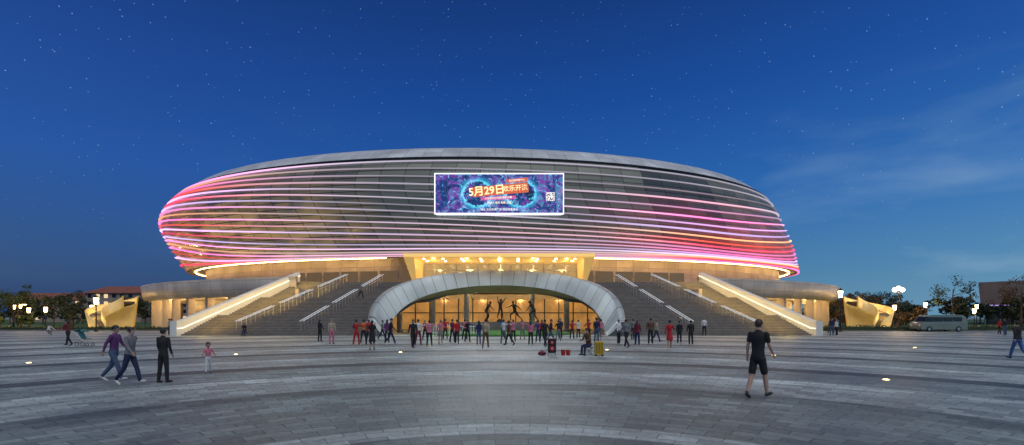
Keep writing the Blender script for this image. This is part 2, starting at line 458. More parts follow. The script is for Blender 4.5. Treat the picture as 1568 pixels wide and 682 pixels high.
# ---- stairs
prof = []
y, z = 50.0, 0.0
rise = 6.4 / 39
for fl in range(3):
    for k in range(13):
        prof.append((y, z, z + rise)); z += rise; y += .26
    if fl < 2: y += .95
YT = y
def zs(yy):
    zz = 0
    for (a_, b_, c_) in prof:
        if yy >= a_: zz = c_
    return zz
def xo(yy): return 32.6 - 6.8 * (yy - 50) / (YT - 50)
RX, RY = 12.75, 11.4
def xi(yy):
    q = (yy - 50) / RY
    return RX * math.sqrt(max(0, 1 - q * q)) + .1 if q < 1 else 0.0
m_guard_led = emat('guard_led', (1, .88, .66), 2)
for sgn, nm in ((-1, 'west'), (1, 'east')):
    g = MB()
    for i, (ya, z0, z1) in enumerate(prof):
        yb = prof[i + 1][0] if i + 1 < len(prof) else YT
        X0, X1 = AX + sgn * xi(ya), AX + sgn * xo(ya)
        g.add([(X0, ya, z0), (X1, ya, z0), (X1, ya, z1 - .05), (X0, ya, z1 - .05)], [(0, 1, 2, 3)], 0)
        g.box(min(X0, X1), max(X0, X1), ya - .035, ya + .06, z1 - .05, z1, 1)
        Xb0, Xb1 = AX + sgn * xi(yb), AX + sgn * xo(yb)
        g.add([(X0, ya + .06, z1), (X1, ya + .06, z1), (Xb1, yb, z1), (Xb0, yb, z1)], [(0, 1, 2, 3)], 0)
        g.add([(X0, ya, z0 - .5), (X1, ya, z0 - .5), (Xb1, yb, z1 - .5), (Xb0, yb, z1 - .5)], [(0, 1, 2, 3)], 2)
    g.obj('staircase_' + nm, [m_stone, m_nose, m_beige], arena)
    rings = []
    ys = [49.6 + (YT + .2 - 49.6) * k / 30 for k in range(31)]
    for yy in ys:
        xx = xo(yy); zt = max(0, 6.4 * (yy - 50) / (YT - 50)) + 1.45 - .35 * (yy - 50) / (YT - 50)
        xs_ = AX + sgn * xx
        rings.append([(xs_, yy, 0), (xs_, yy, zt), (xs_ + sgn * .12, yy, zt + .06), (xs_ + sgn * .55, yy, zt + .06), (xs_ + sgn * .7, yy, zt), (xs_ + sgn * .7, yy, 0)])
    loft('stair_guard_' + nm, rings, m_white, arena, smooth=False)
    mobj('stair_guard_end', [rings[0][k] for k in range(6)], [(0, 1, 2, 3, 4, 5)], m_white, arena)
    for k in range(6):
        yy = 50.9 + k * 2.0
        light('stair_wash_lamp', 'POINT', (AX + sgn * (xo(yy) - 2.3), yy - 1.5, zs(yy) + 1.1), 120, (1, .64, .12), arena, shadow_soft_size=.12)
    g = MB()
    g.tube([(AX + sgn * (xo(yy) - .06), yy, max(0, 6.4 * (yy - 50) / (YT - 50)) + .75) for yy in ys], .04, 4)
    g.obj('guard_led_strip', m_guard_led, arena)
    g = MB()
    for (xa, xb) in ((27.4, 19.4), (20.6, 14.9)):
        for (f0, f1) in ((.02, .30), (.36, .64), (.70, .99)):
            pts = []
            for q in range(9):
                f = f0 + (f1 - f0) * q / 8
                yy = 50.4 + (YT - 50.6) * f
                pts.append((AX + sgn * (xa + (xb - xa) * f), yy, 6.4 * (yy - 50) / (YT - 50) + .15))
            for dx in (-.16, .16):
                g.tube([(p[0] + dx, p[1], p[2] + 1.0) for p in pts], .026, 5, 0)
            g.tube([(p[0], p[1], p[2] + .6) for p in pts], .02, 4, 1)
            for p in pts:
                g.tube([(p[0], p[1], p[2] - .35), (p[0], p[1], p[2] + 1.0)], .03, 5, 1)
    g.obj('stair_handrail_' + nm, [m_hand, m_steel], arena)

# ---- arch band round the courtyard
al = [rad(-5) + rad(190) * k / 120 for k in range(121)]
rings = []
for a_ in al:
    sa = math.sin(a_); cz = max(0, sa) ** .62
    zt = 1.85 + 6.0 * cz
    if sa < 0: zt = 1.85 + sa * 5.0
    dp = 2.15 if sa < .3 else 2.15 - .15 * (sa - .3) / .7
    def P(dr, z):
        return (AX - (RX + dr) * math.cos(a_), 50 + (RY + dr) * sa, max(z, -.02))
    rings.append([P(-1.5, zt - dp), P(-1.42, zt - dp + .15), P(-.75, zt - .9), P(-.2, zt - .12), P(0, zt), P(.45, zt), P(.55, zt - .15), P(.55, zt - 2.8)])
loft('entrance_arch', rings, m_arch, arena, uvfn=lambda j, k: (al[j] * 13, k * .5))
loft('arch_underside', [[r_[0] for r_ in rings], [r_[7] for r_ in rings]], m_beige, arena)
for e_ in (0, -1):
    mobj('arch_end', rings[e_], [tuple(range(8))], m_arch, arena)
# ---- undercroft
g = MB()
g.box(AX - 24, AX + 24, 72, 72.4, 0, 5.3, 0)
g.box(AX - 24.4, AX - 24, 58, 72.4, 0, 5.3, 0); g.box(AX + 24, AX + 24.4, 58, 72.4, 0, 5.3, 0)
g.box(AX - 24, AX + 24, 61.0, 72, 5.5, 5.8, 0)
g.obj('undercroft_walls', m_beige, arena)
g = MB()
xx = -17.0
while xx < 17:
    g.box(AX + xx + .08, AX + xx + 2.05, 71.8, 71.95, .1, 4.5, 0)
    g.box(AX + xx - .06, AX + xx + .06, 71.6, 71.95, 0, 4.6, 1)
    xx += 2.13
g.box(AX - 17, AX + 17, 71.55, 71.9, 2.5, 2.62, 1)
g.obj('undercroft_glazing', [pmat('bronze_glazing', (.36, .21, .08), .2, .2, nscale=.6, var=.6, emis=(1, .52, .16), es=.24), m_dark], arena)
g = MB()
for px_ in (-17.2, -13, -8.7, -4.3, 4.2, 8.7, 13, 17.2):
    g.lathe((AX + px_, 62.8, 0), [(.5, 0), (.5, .3), (.36, .4), (.36, 5.0), (.45, 5.5)], 16)
g.obj('undercroft_columns', pmat('column_concrete', (.38, .37, .35), .5, nscale=2), arena)
for px_ in (-15, -9, -3, 3, 9, 15):
    light('undercroft_lamp', 'POINT', (AX + px_, 67.5, 4.7), 260, (1, .66, .28), arena, shadow_soft_size=.2)
    if abs(px_) < 13: light('undercroft_lamp', 'POINT', (AX + px_, 62.0, 4.9), 30, (1, .72, .4), arena, shadow_soft_size=.2)
# ---- canopy portal
g = MB()
cx0, cx1 = AX - 11.9, AX + 11.9
g.box(cx0, cx1, 60, 68, 9.35, 9.85, 0)
g.box(cx0 + .05, cx1 - .05, 59.9, 60.0, 9.42, 9.8, 1)
for sgn in (-1, 1):
    xa = AX + sgn * 11.9
    vs = [(xa, 60.2, 9.35), (xa - sgn * 1.3, 60.2, 9.35), (xa - sgn * 1.2, 62.2, 6.4), (xa - sgn * .7, 62.2, 6.4),
          (xa, 67, 9.35), (xa - sgn * 1.3, 67, 9.35), (xa - sgn * 1.2, 67, 6.4), (xa - sgn * .7, 67, 6.4)]
    g.add(vs, [(0, 1, 2, 3), (4, 7, 6, 5), (0, 3, 7, 4), (1, 5, 6, 2)], 0)
m_goldf = pmat('gold_fascia', (.8, .55, .22), .4, .2, nscale=.8, var=.1, emis=(1, .62, .18), es=.7)  # stronger emission in place of an uplight on the canopy front
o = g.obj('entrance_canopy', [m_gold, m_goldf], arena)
g = MB()
for j, yy in enumerate((61.5, 64.0)):
    for k in range(9):
        xx = AX - 9.6 + k * 2.4
        g.lathe((xx, yy, 9.27), [(.14, 0), (.17, .05), (.17, .078)], 10)
g.obj('canopy_downlights', m_down, arena)
for k in range(5):
    light('canopy_lamp', 'POINT', (AX - 8.8 + k * 4.4, 64.0, 8.6), 110, (1, .66, .22), arena, shadow_soft_size=.15)
g = MB()
xx = -10.6
while xx < 10.6:
    g.box(AX + xx + .06, AX + xx + 1.4, 66.9, 66.95, 6.45, 9.3, 0)
    g.box(AX + xx - .05, AX + xx + .05, 66.7, 66.95, 6.4, 9.33, 1)
    xx += 1.51
g.box(AX - 10.6, AX + 10.6, 66.68, 66.9, 8.35, 8.45, 1)
g.obj('entrance_doors', [pmat('lobby_glass', (.10, .08, .05), .08, 0, nscale=1.2, var=.5, emis=(1, .64, .26), es=.38), m_steel], arena)

# ------------------------------------------------------------------ LED billboard
bb = root('led_billboard', (AX, 60.2, 17.3))
m_scr, nt, b = new_mat('screen_image')
tcn = nt.n('ShaderNodeTexCoord')
mpn = nt.n('ShaderNodeMapping', {'Vector': tcn.outputs['Generated'], 'Scale': (3.2, 1, 1)})
n1 = nt.n('ShaderNodeTexNoise', {'Vector': mpn.outputs[0], 'Scale': 2.4, 'Detail': 6.0, 'Distortion': 2.2})
n2 = nt.n('ShaderNodeTexNoise', {'Vector': mpn.outputs[0], 'Scale': 5.5, 'Detail': 5.0, 'Distortion': 3.0})
ca_ = nt.ramp(n1.outputs[0], [(.30, (.003, .008, .04)), (.46, (.012, .04, .20)), (.54, (.16, .03, .32)), (.62, (.02, .22, .36)), (.74, (.4, .08, .4))])
cb_ = nt.ramp(n2.outputs[0], [(.56, (0, 0, 0)), (.66, (.03, .32, .42)), (.77, (.6, .8, .8))])
sg = nt.n('ShaderNodeSeparateXYZ', {0: tcn.outputs['Generated']})
ddx = nt.m('MULTIPLY', nt.m('ABSOLUTE', nt.m('SUBTRACT', sg.outputs[0], .5)), 3.2)
ddz = nt.m('SUBTRACT', sg.outputs[2], .5)
rr = nt.m('SQRT', nt.m('ADD', nt.m('POWER', nt.m('SUBTRACT', ddx, .55), 2.0), nt.m('MULTIPLY', nt.m('MULTIPLY', ddz, ddz), 1.2)))
rrn = nt.m('ADD', rr, nt.m('MULTIPLY', nt.m('SUBTRACT', n2.outputs[0], .5), .22))
ring = nt.ramp(rrn, [(.32, (0, 0, 0)), (.37, (.10, .65, .7)), (.41, (.01, .18, .3)), (.50, (0, 0, 0))])
tot_ = nt.mix(1.0, nt.mix(1.0, ca_, cb_, 'ADD'), ring, 'ADD')
nt.link(tot_, b.inputs['Emission Color']); b.inputs['Emission Strength'].default_value = 1.15
b.inputs['Base Color'].default_value = (.02, .02, .02, 1); b.inputs['Roughness'].default_value = .4
SW, SH = 7.95, 2.42
g = MB()
g.box(AX - SW, AX + SW, 60.2, 60.3, 17.3 - SH, 17.3 + SH)
g.obj('display_face', m_scr, bb)
# area light added in front of the screen to light the square
light('screen_fill', 'AREA', (AX, 60.0, 17.3), 2600, (.88, .95, 1.0), bb, shape='RECTANGLE', size=15.6, size_y=4.6, target=(AX, 0, 17.3))
g = MB()
for (a0, a1, b0, b1) in ((-SW - .12, SW + .12, SH, SH + .12), (-SW - .12, SW + .12, -SH - .12, -SH), (-SW - .12, -SW, -SH, SH), (SW, SW + .12, -SH, SH)):
    g.box(AX + a0, AX + a1, 60.12, 60.5, 17.3 + b0, 17.3 + b1, 0)
g.obj('frame_light', emat('frame_white', (.9, .95, 1), 1.5), bb)
g = MB()
g.box(AX - SW, AX + SW, 60.3, 60.9, 17.3 - SH, 17.3 + SH, 0)
for sx_ in (-6, -2, 2, 6):
    g.box(AX + sx_ - .1, AX + sx_ + .1, 60.9, 62.5, 17.3 - SH + .2, 17.3 - SH + .4); g.box(AX + sx_ - .1, AX + sx_ + .1, 60.9, 63, 19.0, 19.2)
g.obj('cabinet', m_dark, bb)
g = MB()
for (a0, a1, b0, b1) in ((-SW + .1, SW - .1, SH + .01, SH + .08), (-SW + .1, SW - .1, -SH - .08, -SH - .01)):
    g.box(AX + a0, AX + a1, 60.6, 60.85, 17.3 + b0, 17.3 + b1, 0)
g.obj('halo_strip', emat('halo_led', (.85, .9, 1), 10), bb)
def text(s, x, z, size, mat, y=60.17, rot=0, parent=None, off=.008):
    cu = bpy.data.curves.new('text', 'FONT'); cu.body = s; cu.size = size; cu.align_x = 'CENTER'; cu.align_y = 'CENTER'; cu.extrude = .01
    cu.offset = off * size
    cu.materials.append(mat)
    o = bpy.data.objects.new('lettering', cu); scene.collection.objects.link(o)
    o.location = (x, y, z); o.rotation_euler = (rad(90), rot, 0); attach(o, parent)
    return o
m_ty = emat('letter_cream', (1, .84, .42), 1.3); m_tw = emat('letter_white', (1, .95, .95), 1.1); m_to = emat('plate_orange', (.85, .13, .02), .8); m_tp = emat('plate_pink', (.9, .12, .45), .7)
g = MB()
g.box(-3.5, 3.5, -.004, .004, -.62, .62, 0, Matrix.Translation((AX + .15, 60.185, 17.78)) @ Matrix.Rotation(rad(-5), 4, 'Y'))
g.box(-1.3, 1.3, -.004, .004, -.24, .24, 0, Matrix.Translation((AX + 2.2, 60.183, 18.95)) @ Matrix.Rotation(rad(-5), 4, 'Y'))
g.box(-2.2, 2.2, -.004, .004, -.2, .2, 1, Matrix.Translation((AX - .1, 60.183, 16.75)) @ Matrix.Rotation(rad(-3), 4, 'Y'))
g.box(5.85, 6.9, -.004, .004, -1.0, .05, 2, Matrix.Translation((AX, 60.185, 17.4)))
g.obj('poster_plates', [m_to, m_tp, m_tw], bb)
text('5月29日', AX - 1.55, 17.62, 1.30, m_ty, rot=rad(-5), parent=bb, off=.02)
text('欢乐开演', AX + 2.0, 17.95, .78, m_ty, rot=rad(-5), parent=bb, off=.012)
text('金石滩体育中心', AX + 2.2, 18.95, .28, m_tw, rot=rad(-5), parent=bb)
text('大型音乐灯光秀 精彩开幕', AX - .1, 16.75, .30, m_tw, rot=rad(-3), parent=bb)
text('8000人 现场 免费 入场', AX, 16.15, .30, m_ty, parent=bb)
text('地址 文化体育广场 欢迎观看演出', AX, 15.30, .32, m_tw, parent=bb)
g = MB()
random.seed(3)
for i in range(9):
    for j in range(9):
        if random.random() < .5: g.box(AX + 5.9 + i * .105, AX + 5.9 + (i + 1) * .105, 60.17, 60.178, 16.45 + j * .105, 16.45 + (j + 1) * .105)
g.obj('qr_code', m_dark, bb)

# ------------------------------------------------------------------ vegetation helpers
def leafmat(name, c0, c1):
    m, nt, b = new_mat(name)
    oi = nt.n('ShaderNodeNewGeometry')
    col = nt.ramp(oi.outputs['Random Per Island'], [(0, c4(c0)), (1, c4(c1))])
    nt.link(col, b.inputs['Base Color']); b.inputs['Roughness'].default_value = .7
    return m
m_leaf = leafmat('leaves_green', (.025, .05, .015), (.09, .12, .03))
m_leafd = leafmat('leaves_dark', (.015, .03, .015), (.05, .07, .025))
m_leafr = leafmat('leaves_russet', (.07, .05, .02), (.12, .07, .03))
m_bark = pmat('bark', (.09, .065, .045), .9, nscale=8, bump=.5)
def leaves(g, c, r, n, sz, mi=0):
    for _ in range(n):
        while True:
            d = Vector((random.uniform(-1, 1), random.uniform(-1, 1), random.uniform(-1, 1)))
            if d.length < 1: break
        p = Vector(c) + Vector((d.x * r[0], d.y * r[1], d.z * r[2]))
        a_ = Vector((random.uniform(-1, 1), random.uniform(-1, 1), random.uniform(-1, 1))).normalized()
        b_ = a_.cross(Vector((random.uniform(-1, 1), random.uniform(-1, 1), random.uniform(-1, 1)))).normalized()
        s_ = sz * random.uniform(.6, 1.3)
        g.add([p - a_ * s_, p + b_ * s_ * .55, p + a_ * s_, p - b_ * s_ * .55], [(0, 1, 2, 3)], mi)
def tree(name, x, y, h, cr, dens=1.0, lm=None, leafsz=.16):
    rt = root(name, (x, y, 0)); g = MB(); lg = MB()
    lean = random.uniform(-.3, .3)
    trunk = [(x + lean * (k / 5) ** 2, y, h * .75 * k / 5) for k in range(6)]
    g.tube(trunk, [.16 * h / 8 * (1 - .13 * k) for k in range(6)], 8)
    for i in range(9):
        f = .35 + .6 * i / 9; base = Vector(trunk[0]).lerp(Vector(trunk[-1]), f)
        an = i * 2.4 + random.random(); L = cr * (1.1 - .4 * f)
        tip = base + Vector((math.cos(an) * L, math.sin(an) * L, L * random.uniform(.5, 1.0)))
        mid = base.lerp(tip, .5) + Vector((0, 0, -.1 * L))
        g.tube([base, mid, tip], [.06 * h / 8, .04 * h / 8, .012], 6)
        for q in range(3):
            tp_ = tip + Vector((random.uniform(-1, 1), random.uniform(-1, 1), random.uniform(-.3, 1))) * cr * .35
            g.tube([mid.lerp(tip, .5), tp_], [.02, .006], 4)
            rr_ = cr * random.uniform(.22, .42)
            leaves(lg, tp_, (rr_, rr_, rr_ * .75), int(70 * dens), leafsz)
    g.obj('trunk', m_bark, rt, True)
    if lg.v: lg.obj('foliage', lm or m_leaf, rt)
random.seed(11)
def treeline(name, xs, yf, hf, lm, n, sz=.5):
    g = MB()
    for i in range(n):
        x = random.uniform(*xs); y = yf(x) + random.uniform(-6, 6); h = hf(x) * random.uniform(.65, 1.1)
        g.tube([(x, y, 0), (x, y, h * .6)], [.2, .08], 5, 1)
        for q in range(6):
            rr_ = h * random.uniform(.14, .26)
            leaves(g, (x + random.uniform(-.25, .25) * h, y + random.uniform(-.2, .2) * h, h * random.uniform(.35, .86)), (rr_, rr_, rr_ * .8), 55, sz)
    return g.obj(name, [lm, m_bark])
treeline('distant_trees', (-190, -72), lambda x: 125 + (x + 130) * .1, lambda x: 6.6, m_leafd, 42, .42)
treeline('distant_trees', (72, 200), lambda x: 122, lambda x: 7.0, m_leafd, 64, .42)
treeline('roadside_shrubs', (60, 76), lambda x: 88, lambda x: 4.2, m_leafr, 12, .22)
treeline('roadside_shrubs', (-108, -72), lambda x: 92, lambda x: 3.2, m_leaf, 12, .22)
tree('broadleaf_tree', 82, 90, 9.6, 2.8, .5, m_leafd)
tree('broadleaf_tree', 88.5, 84, 9.6, 3.0, .6, m_leafr)
tree('broadleaf_tree', 69, 96, 6.8, 2.6, 1.0, m_leafr)
tree('broadleaf_tree', 76, 99, 7.2, 2.6, 1.0, m_leafd)
tree('broadleaf_tree', 62.5, 92, 6.0, 2.2, 1.0, m_leafr)
tree('broadleaf_tree', -84, 92, 6.4, 2.4, 1.0, m_leafd)
tree('broadleaf_tree', -98, 95, 7.8, 3.0, 1.3, m_leaf)
tree('broadleaf_tree', -91, 96, 6.2, 2.4, 1.2, m_leafd)
tree('broadleaf_tree', -76, 96, 5.6, 2.2, 1.2, m_leafd)
def hedge(x0, x1, y0, y1, h):
    g = MB(); n = int((x1 - x0) * (y1 - y0) * 26)
    g.box(x0 + .1, x1 - .1, y0 + .1, y1 - .1, 0, h * .75, 1)
    for _ in range(n):
        leaves(g, (random.uniform(x0, x1), random.uniform(y0, y1), random.uniform(h * .3, h)), (.1, .1, .1), 1, .14)
    g.obj('clipped_hedge', [m_leaf, m_leafd])
hedge(43, 92, 66, 68, .75)
hedge(-96, -44, 68, 70, .55)
m_grass = pmat('grass', (.05, .10, .03), .9, nscale=12, var=.4, bump=.5)
mobj('lawn', [(44, 68.2, .02), (400, 68.2, .02), (400, 400, .02), (44, 400, .02)], [(0, 1, 2, 3)], m_grass)
mobj('lawn', [(-400, 70.2, .02), (-66, 70.2, .02), (-66, 400, .02), (-400, 400, .02)], [(0, 1, 2, 3)], m_grass)
g = MB(); g.box(43, 200, 65.6, 65.85, 0, .14); g.obj('kerb', m_stone)
g = MB(); g.box(-200, -44, 67.6, 67.85, 0, .14); g.obj('kerb', m_stone)
g = MB(); g.lathe((AX, 56, 0), [(8.5, 0), (8.4, .15), (6.5, .30), (3, .42)], 40); o = g.obj('lawn', pmat('courtyard_turf', (.05, .18, .03), .9, nscale=10, var=.4, bump=.5), None, True)
for xx in (AX - 6.5, AX + 1.5):
    light('turf_lamp', 'POINT', (xx, 49.0, .8), 30, (.55, 1, .45), None, shadow_soft_size=.1)

# ------------------------------------------------------------------ background buildings
m_brick = pmat('brick_wall', (.38, .29, .23), .8, nscale=.6, var=.2)
m_rooft = pmat('roof_tile', (.26, .09, .06), .8, nscale=1, var=.25)
m_winlit = emat('window_lit', (1, .75, .4), .9)
def apartment(x0, x1, y0, y1, h, fl):
    rt = root('apartment_building', ((x0 + x1) / 2, y0, 0))
    g = MB(); g.box(x0, x1, y0, y1, 0, h); g.obj('walls', m_brick, rt)
    g = MB(); ov = .8; ym = (y0 + y1) / 2
    g.add([(x0 - ov, y0 - ov, h), (x1 + ov, y0 - ov, h), (x1 + ov, y1 + ov, h), (x0 - ov, y1 + ov, h), (x0 + 4, ym, h + 3), (x1 - 4, ym, h + 3)],
          [(0, 1, 5, 4), (2, 3, 4, 5), (1, 2, 5), (3, 0, 4), (3, 2, 1, 0)])
    g.obj('roof', m_rooft, rt)
    g = MB(); n = int((x1 - x0) / 3.2)
    for f in range(fl):
        for k in range(n):
            xx = x0 + 1.2 + k * 3.2; zz = f * h / fl + h / fl * .32
            g.box(xx, xx + 1.5, y0 - .05, y0 + .05, zz, zz + 1.5, 1 if random.random() < .22 else 0)
            g.box(xx - .1, xx + 1.6, y0 - .15, y0 - .05, zz - .12, zz, 2)
    g.obj('windows', [m_glassd, m_winlit, m_white], rt)
apartment(-203, -172, 195, 207, 9.0, 3)
apartment(-168, -146, 190, 202, 11.4, 4)
apartment(-144, -120, 200, 212, 10.6, 4)
rt = root('exhibition_hall', (150, 130, 0))
g = MB()
g.add([(126, 130, 5.2), (185, 130, 5.2), (205, 160, 5.2), (158, 160, 5.2), (124.5, 129, 11.2), (186, 129, 14), (206, 161, 14), (157, 161, 11.2)],
      [(0, 1, 5, 4), (1, 2, 6, 5), (2, 3, 7, 6), (3, 0, 4, 7), (4, 5, 6, 7), (3, 2, 1, 0)])
g.obj('upper_volume', pmat('brown_cladding', (.24, .17, .15), .6, nscale=.25, var=.2), rt)
g = MB()
g.add([(129, 132, 0), (183, 132, 0), (203, 158, 0), (160, 158, 0), (129, 132, 5.19), (183, 132, 5.19), (203, 158, 5.19), (160, 158, 5.19)], [(0, 1, 5, 4), (1, 2, 6, 5), (2, 3, 7, 6), (3, 0, 4, 7)])
g.obj('ground_floor', m_glassd, rt)
g = MB(); g.box(126, 185, 129.8, 129.98, 5.0, 5.18); g.obj('led_line', emat('hall_led', (.5, .35, 1), 1.2), rt)
g = MB()
for k in range(14): g.box(129 + k * 4, 129.2 + k * 4, 131.7, 131.95, 0, 5)
g.obj('mullions', m_steel, rt)

# golden spiral stairs at both ends of the podium
mg = pmat('golden_guard', (.74, .56, .26), .5, .05, nscale=1, var=.12, emis=(1, .62, .12), es=.14)  # guards given a faint glow of their own to look lamplit
def spiral(xc, yc, sgn):
    rt = root('spiral_staircase', (xc, yc, 0))
    R0, R1 = 1.4, 2.8; n = 48; g = MB(); inner, outer = [], []; A0, A1 = -95, 230
    for k in range(n + 1):
        a_ = rad(A0 + A1 * k / n); z = 4.3 * (k / n) ** .6
        def P(r_, z_): return (xc + sgn * -r_ * math.cos(a_), yc + r_ * math.sin(a_), z_)
        if k < n:
            a2 = rad(A0 + A1 * (k + 1) / n)
            q0 = (xc - sgn * R0 * math.cos(a_), yc + R0 * math.sin(a_)); q1 = (xc - sgn * R1 * math.cos(a_), yc + R1 * math.sin(a_))
            q2 = (xc - sgn * R1 * math.cos(a2), yc + R1 * math.sin(a2)); q3 = (xc - sgn * R0 * math.cos(a2), yc + R0 * math.sin(a2))
            g.add([(*q0, z + .15), (*q1, z + .15), (*q2, z + .15), (*q3, z + .15), (*q0, z - .15), (*q1, z - .15), (*q2, z - .15), (*q3, z - .15)],
                  [(0, 1, 2, 3), (0, 4, 5, 1), (7, 6, 5, 4)])
        inner.append([P(R0, max(z - .7, 0)), P(R0 - .05, z + 1.0), P(R0 - .2, z + 1.0), P(R0 - .2, max(z - .7, 0))])
        outer.append([P(R1 - .3, 0), P(R1 + .3, z + 1.0), P(R1 + .45, z + 1.0), P(R1 - .1, 0)])
    g.obj('treads', m_stone, rt)
    loft('inner_guard', inner, mg, rt); loft('outer_guard', outer, mg, rt)
    for k in (6, 18, 30, 42):
        a_ = rad(A0 + A1 * k / n); r_ = 2.1
        light('stair_lamp', 'POINT', (xc - sgn * r_ * math.cos(a_), yc + r_ * math.sin(a_), 4.3 * (k / n) ** .6 + .7), 50, (1, .66, .16), rt, shadow_soft_size=.1)
    for a_ in (190, 240, 290, 340):
        light('stair_lamp', 'POINT', (xc + 4.6 * math.cos(rad(a_)), yc + 4.6 * math.sin(rad(a_)), .5), 60, (1, .66, .16), rt, shadow_soft_size=.1)
spiral(-62.0, 75, 1)
spiral(55.2, 75, -1)

# ------------------------------------------------------------------ street lamps
m_lamp = emat('lamp_glass', (1, .66, .26), 14)
def lamp(x, y, h, e=160, style=0):
    rt = root('street_lamp', (x, y, 0)); g = MB()
    if style == 0:
        g.lathe((x, y, 0), [(.22, 0), (.22, .12), (.12, .3), (.08, .6), (.06, h - 1.0), (.12, h - .98), (.12, h - .9)], 10)
        for a_ in range(4):
            an = rad(45 + 90 * a_); g.tube([(x + .2 * math.cos(an), y + .2 * math.sin(an), h - .9), (x + .32 * math.cos(an), y + .32 * math.sin(an), h)], .02, 4)
        g.lathe((x, y, h), [(.42, 0), (.38, .06), (.08, .25), (.03, .4)], 10)
        g.obj('post', m_dark, rt)
        g = MB(); g.lathe((x, y, h - .88), [(.19, 0), (.28, .85)], 10); g.obj('lantern', m_lamp, rt)
        light('lantern_light', 'POINT', (x, y - .5, h - .5), e, (1, .6, .22), rt, shadow_soft_size=.15)
    elif style == 1:
        g.tube([(x, y, 0), (x, y, h - .6), (x + .15, y, h - .15), (x + .6, y, h), (x + 1.1, y, h - .05)], [.12, .07, .06, .05, .05], 8)
        g.lathe((x, y, 0), [(.2, 0), (.2, .2), (.12, .3)], 8)
        g.box(x + .8, x + 1.6, y - .15, y + .15, h - .1, h + .03)
        g.obj('post', m_dark, rt)
        g = MB(); g.box(x + .9, x + 1.5, y - .12, y + .12, h - .2, h - .103); g.obj('lantern', m_lamp, rt)
        light('lantern_light', 'POINT', (x + 1.2, y, h - .5), e, (1, .6, .25), rt, shadow_soft_size=.15)
    else:
        g.lathe((x, y, 0), [(.25, 0), (.25, .15), (.14, .35), (.09, .8), (.07, h - .5), (.07, h - .2)], 10)
        g.tube([(x - .6, y, h - .35), (x - .3, y, h - .6), (x + .3, y, h - .6), (x + .6, y, h - .35)], .04, 6)
        g.obj('post', m_dark, rt)
        g = MB()
        for dx, dz in ((-.6, -.05), (.6, -.05), (0, .2)): g.sphere((x + dx, y, h + dz), .32, 14, 10)
        g.obj('globes', m_lamp, rt, True)
        light('lantern_light', 'POINT', (x, y - .9, h), e, (1, .66, .3), rt, shadow_soft_size=.15)
lamp(-55.5, 64.5, 4.5)
lamp(-92, 90, 4.4, 500, style=1); lamp(-88, 88, 3.6, 450); lamp(-83, 86, 3.7, 450); lamp(-120, 118, 5, 900); lamp(-101, 98, 4.4, 700); lamp(-73, 84, 4.0, 500)
lamp(60, 75, 6.2, 1100, style=2)
lamp(77, 90, 4.6, 600); lamp(88, 92, 3.5, 600); lamp(43.5, 64, 5.4, 120)
lamp(66.5, 84, 4.0, 600); lamp(100, 104, 4.6, 800)

# in-ground lights
m_ing = emat('inground_lens', (1, .72, .3), 10)
for (x, y) in ((11.3, 14.6), (13.0, 24.0), (22.8, 21.4), (-14.0, 24.5), (-20, 20), (5.5, 28), (-6.0, 26), (25, 30)):
    g = MB(); g.lathe((x, y, .002), [(.13, 0), (.13, .012), (.10, .014)], 14, 0); g.lathe((x, y, .016), [(.085, 0), (.07, .012)], 12, 1)
    g.obj('inground_light', [m_steel, m_ing])

# ------------------------------------------------------------------ van
def van(x, y, L=6.0):
    rt = root('parked_van', (x, y, 0))
    prof_ = [(-.5, .35), (-.5, 1.15), (-.47, 1.9), (-.44, 2.05), (-.40, 2.15), (.22, 2.15), (.30, 2.05), (.40, 1.35), (.47, 1.15), (.5, .95), (.5, .35)]
    g = MB(); vs = []
    for s_ in (0, 1):
        for (a_, z_) in prof_: vs.append((x - a_ * L, y + (1 - 2 * s_) * (.95 if z_ < 1.3 else .86), z_))
    n = len(prof_)
    fs = [tuple(range(n)), tuple(range(n, 2 * n))[::-1]] + [(i, (i + 1) % n, n + (i + 1) % n, n + i) for i in range(n)]
    g.add(vs, fs); o = g.obj('body', pmat('van_paint', (.22, .27, .23), .3, .2, nscale=.5, var=.05), rt)
    bv = o.modifiers.new('b', 'BEVEL'); bv.width = .06; bv.segments = 2
    g = MB()
    for k in range(4): g.box(x + L * .40 - 1.2 - k * 1.22, x + L * .40 - .1 - k * 1.22, y - .96, y - .90, 1.35, 1.9)
    g.add([(x - .325 * L, y - .8, 1.98), (x - .325 * L, y + .8, 1.98), (x - .41 * L, y + .8, 1.38), (x - .41 * L, y - .8, 1.38)], [(0, 1, 2, 3)])
    g.obj('windows', m_glassd, rt)
    g = MB()
    for xx in (x - .33 * L, x + .31 * L):
        for yy in (y - .98, y + .76):
            g.tube([(xx, yy, .36), (xx, yy + .22, .36)], .36, 16, 0); g.tube([(xx, yy - .01, .36), (xx, yy + .02, .36)], .2, 12, 1)
    g.obj('wheels', [pmat('rubber', (.02, .02, .02), .8), m_steel], rt)
    g = MB(); g.box(x - .5 * L - .03, x - .5 * L + .02, y - .8, y - .5, .75, .95); g.box(x - .5 * L - .03, x - .5 * L + .02, y + .5, y + .8, .75, .95)
    g.obj('headlamps', m_white, rt)
van(56.6, 64.2)

# ------------------------------------------------------------------ white fence in courtyard
g = MB()
for k in range(26):
    xx = AX - 8.2 + k * .27; g.box(xx - .04, xx + .04, 48.6, 48.64, 0, 1.25)
g.box(AX - 8.4, AX - 1.2, 48.65, 48.7, .3, .38); g.box(AX - 8.4, AX - 1.2, 48.65, 48.7, .95, 1.03)
g.obj('picket_fence', m_white)

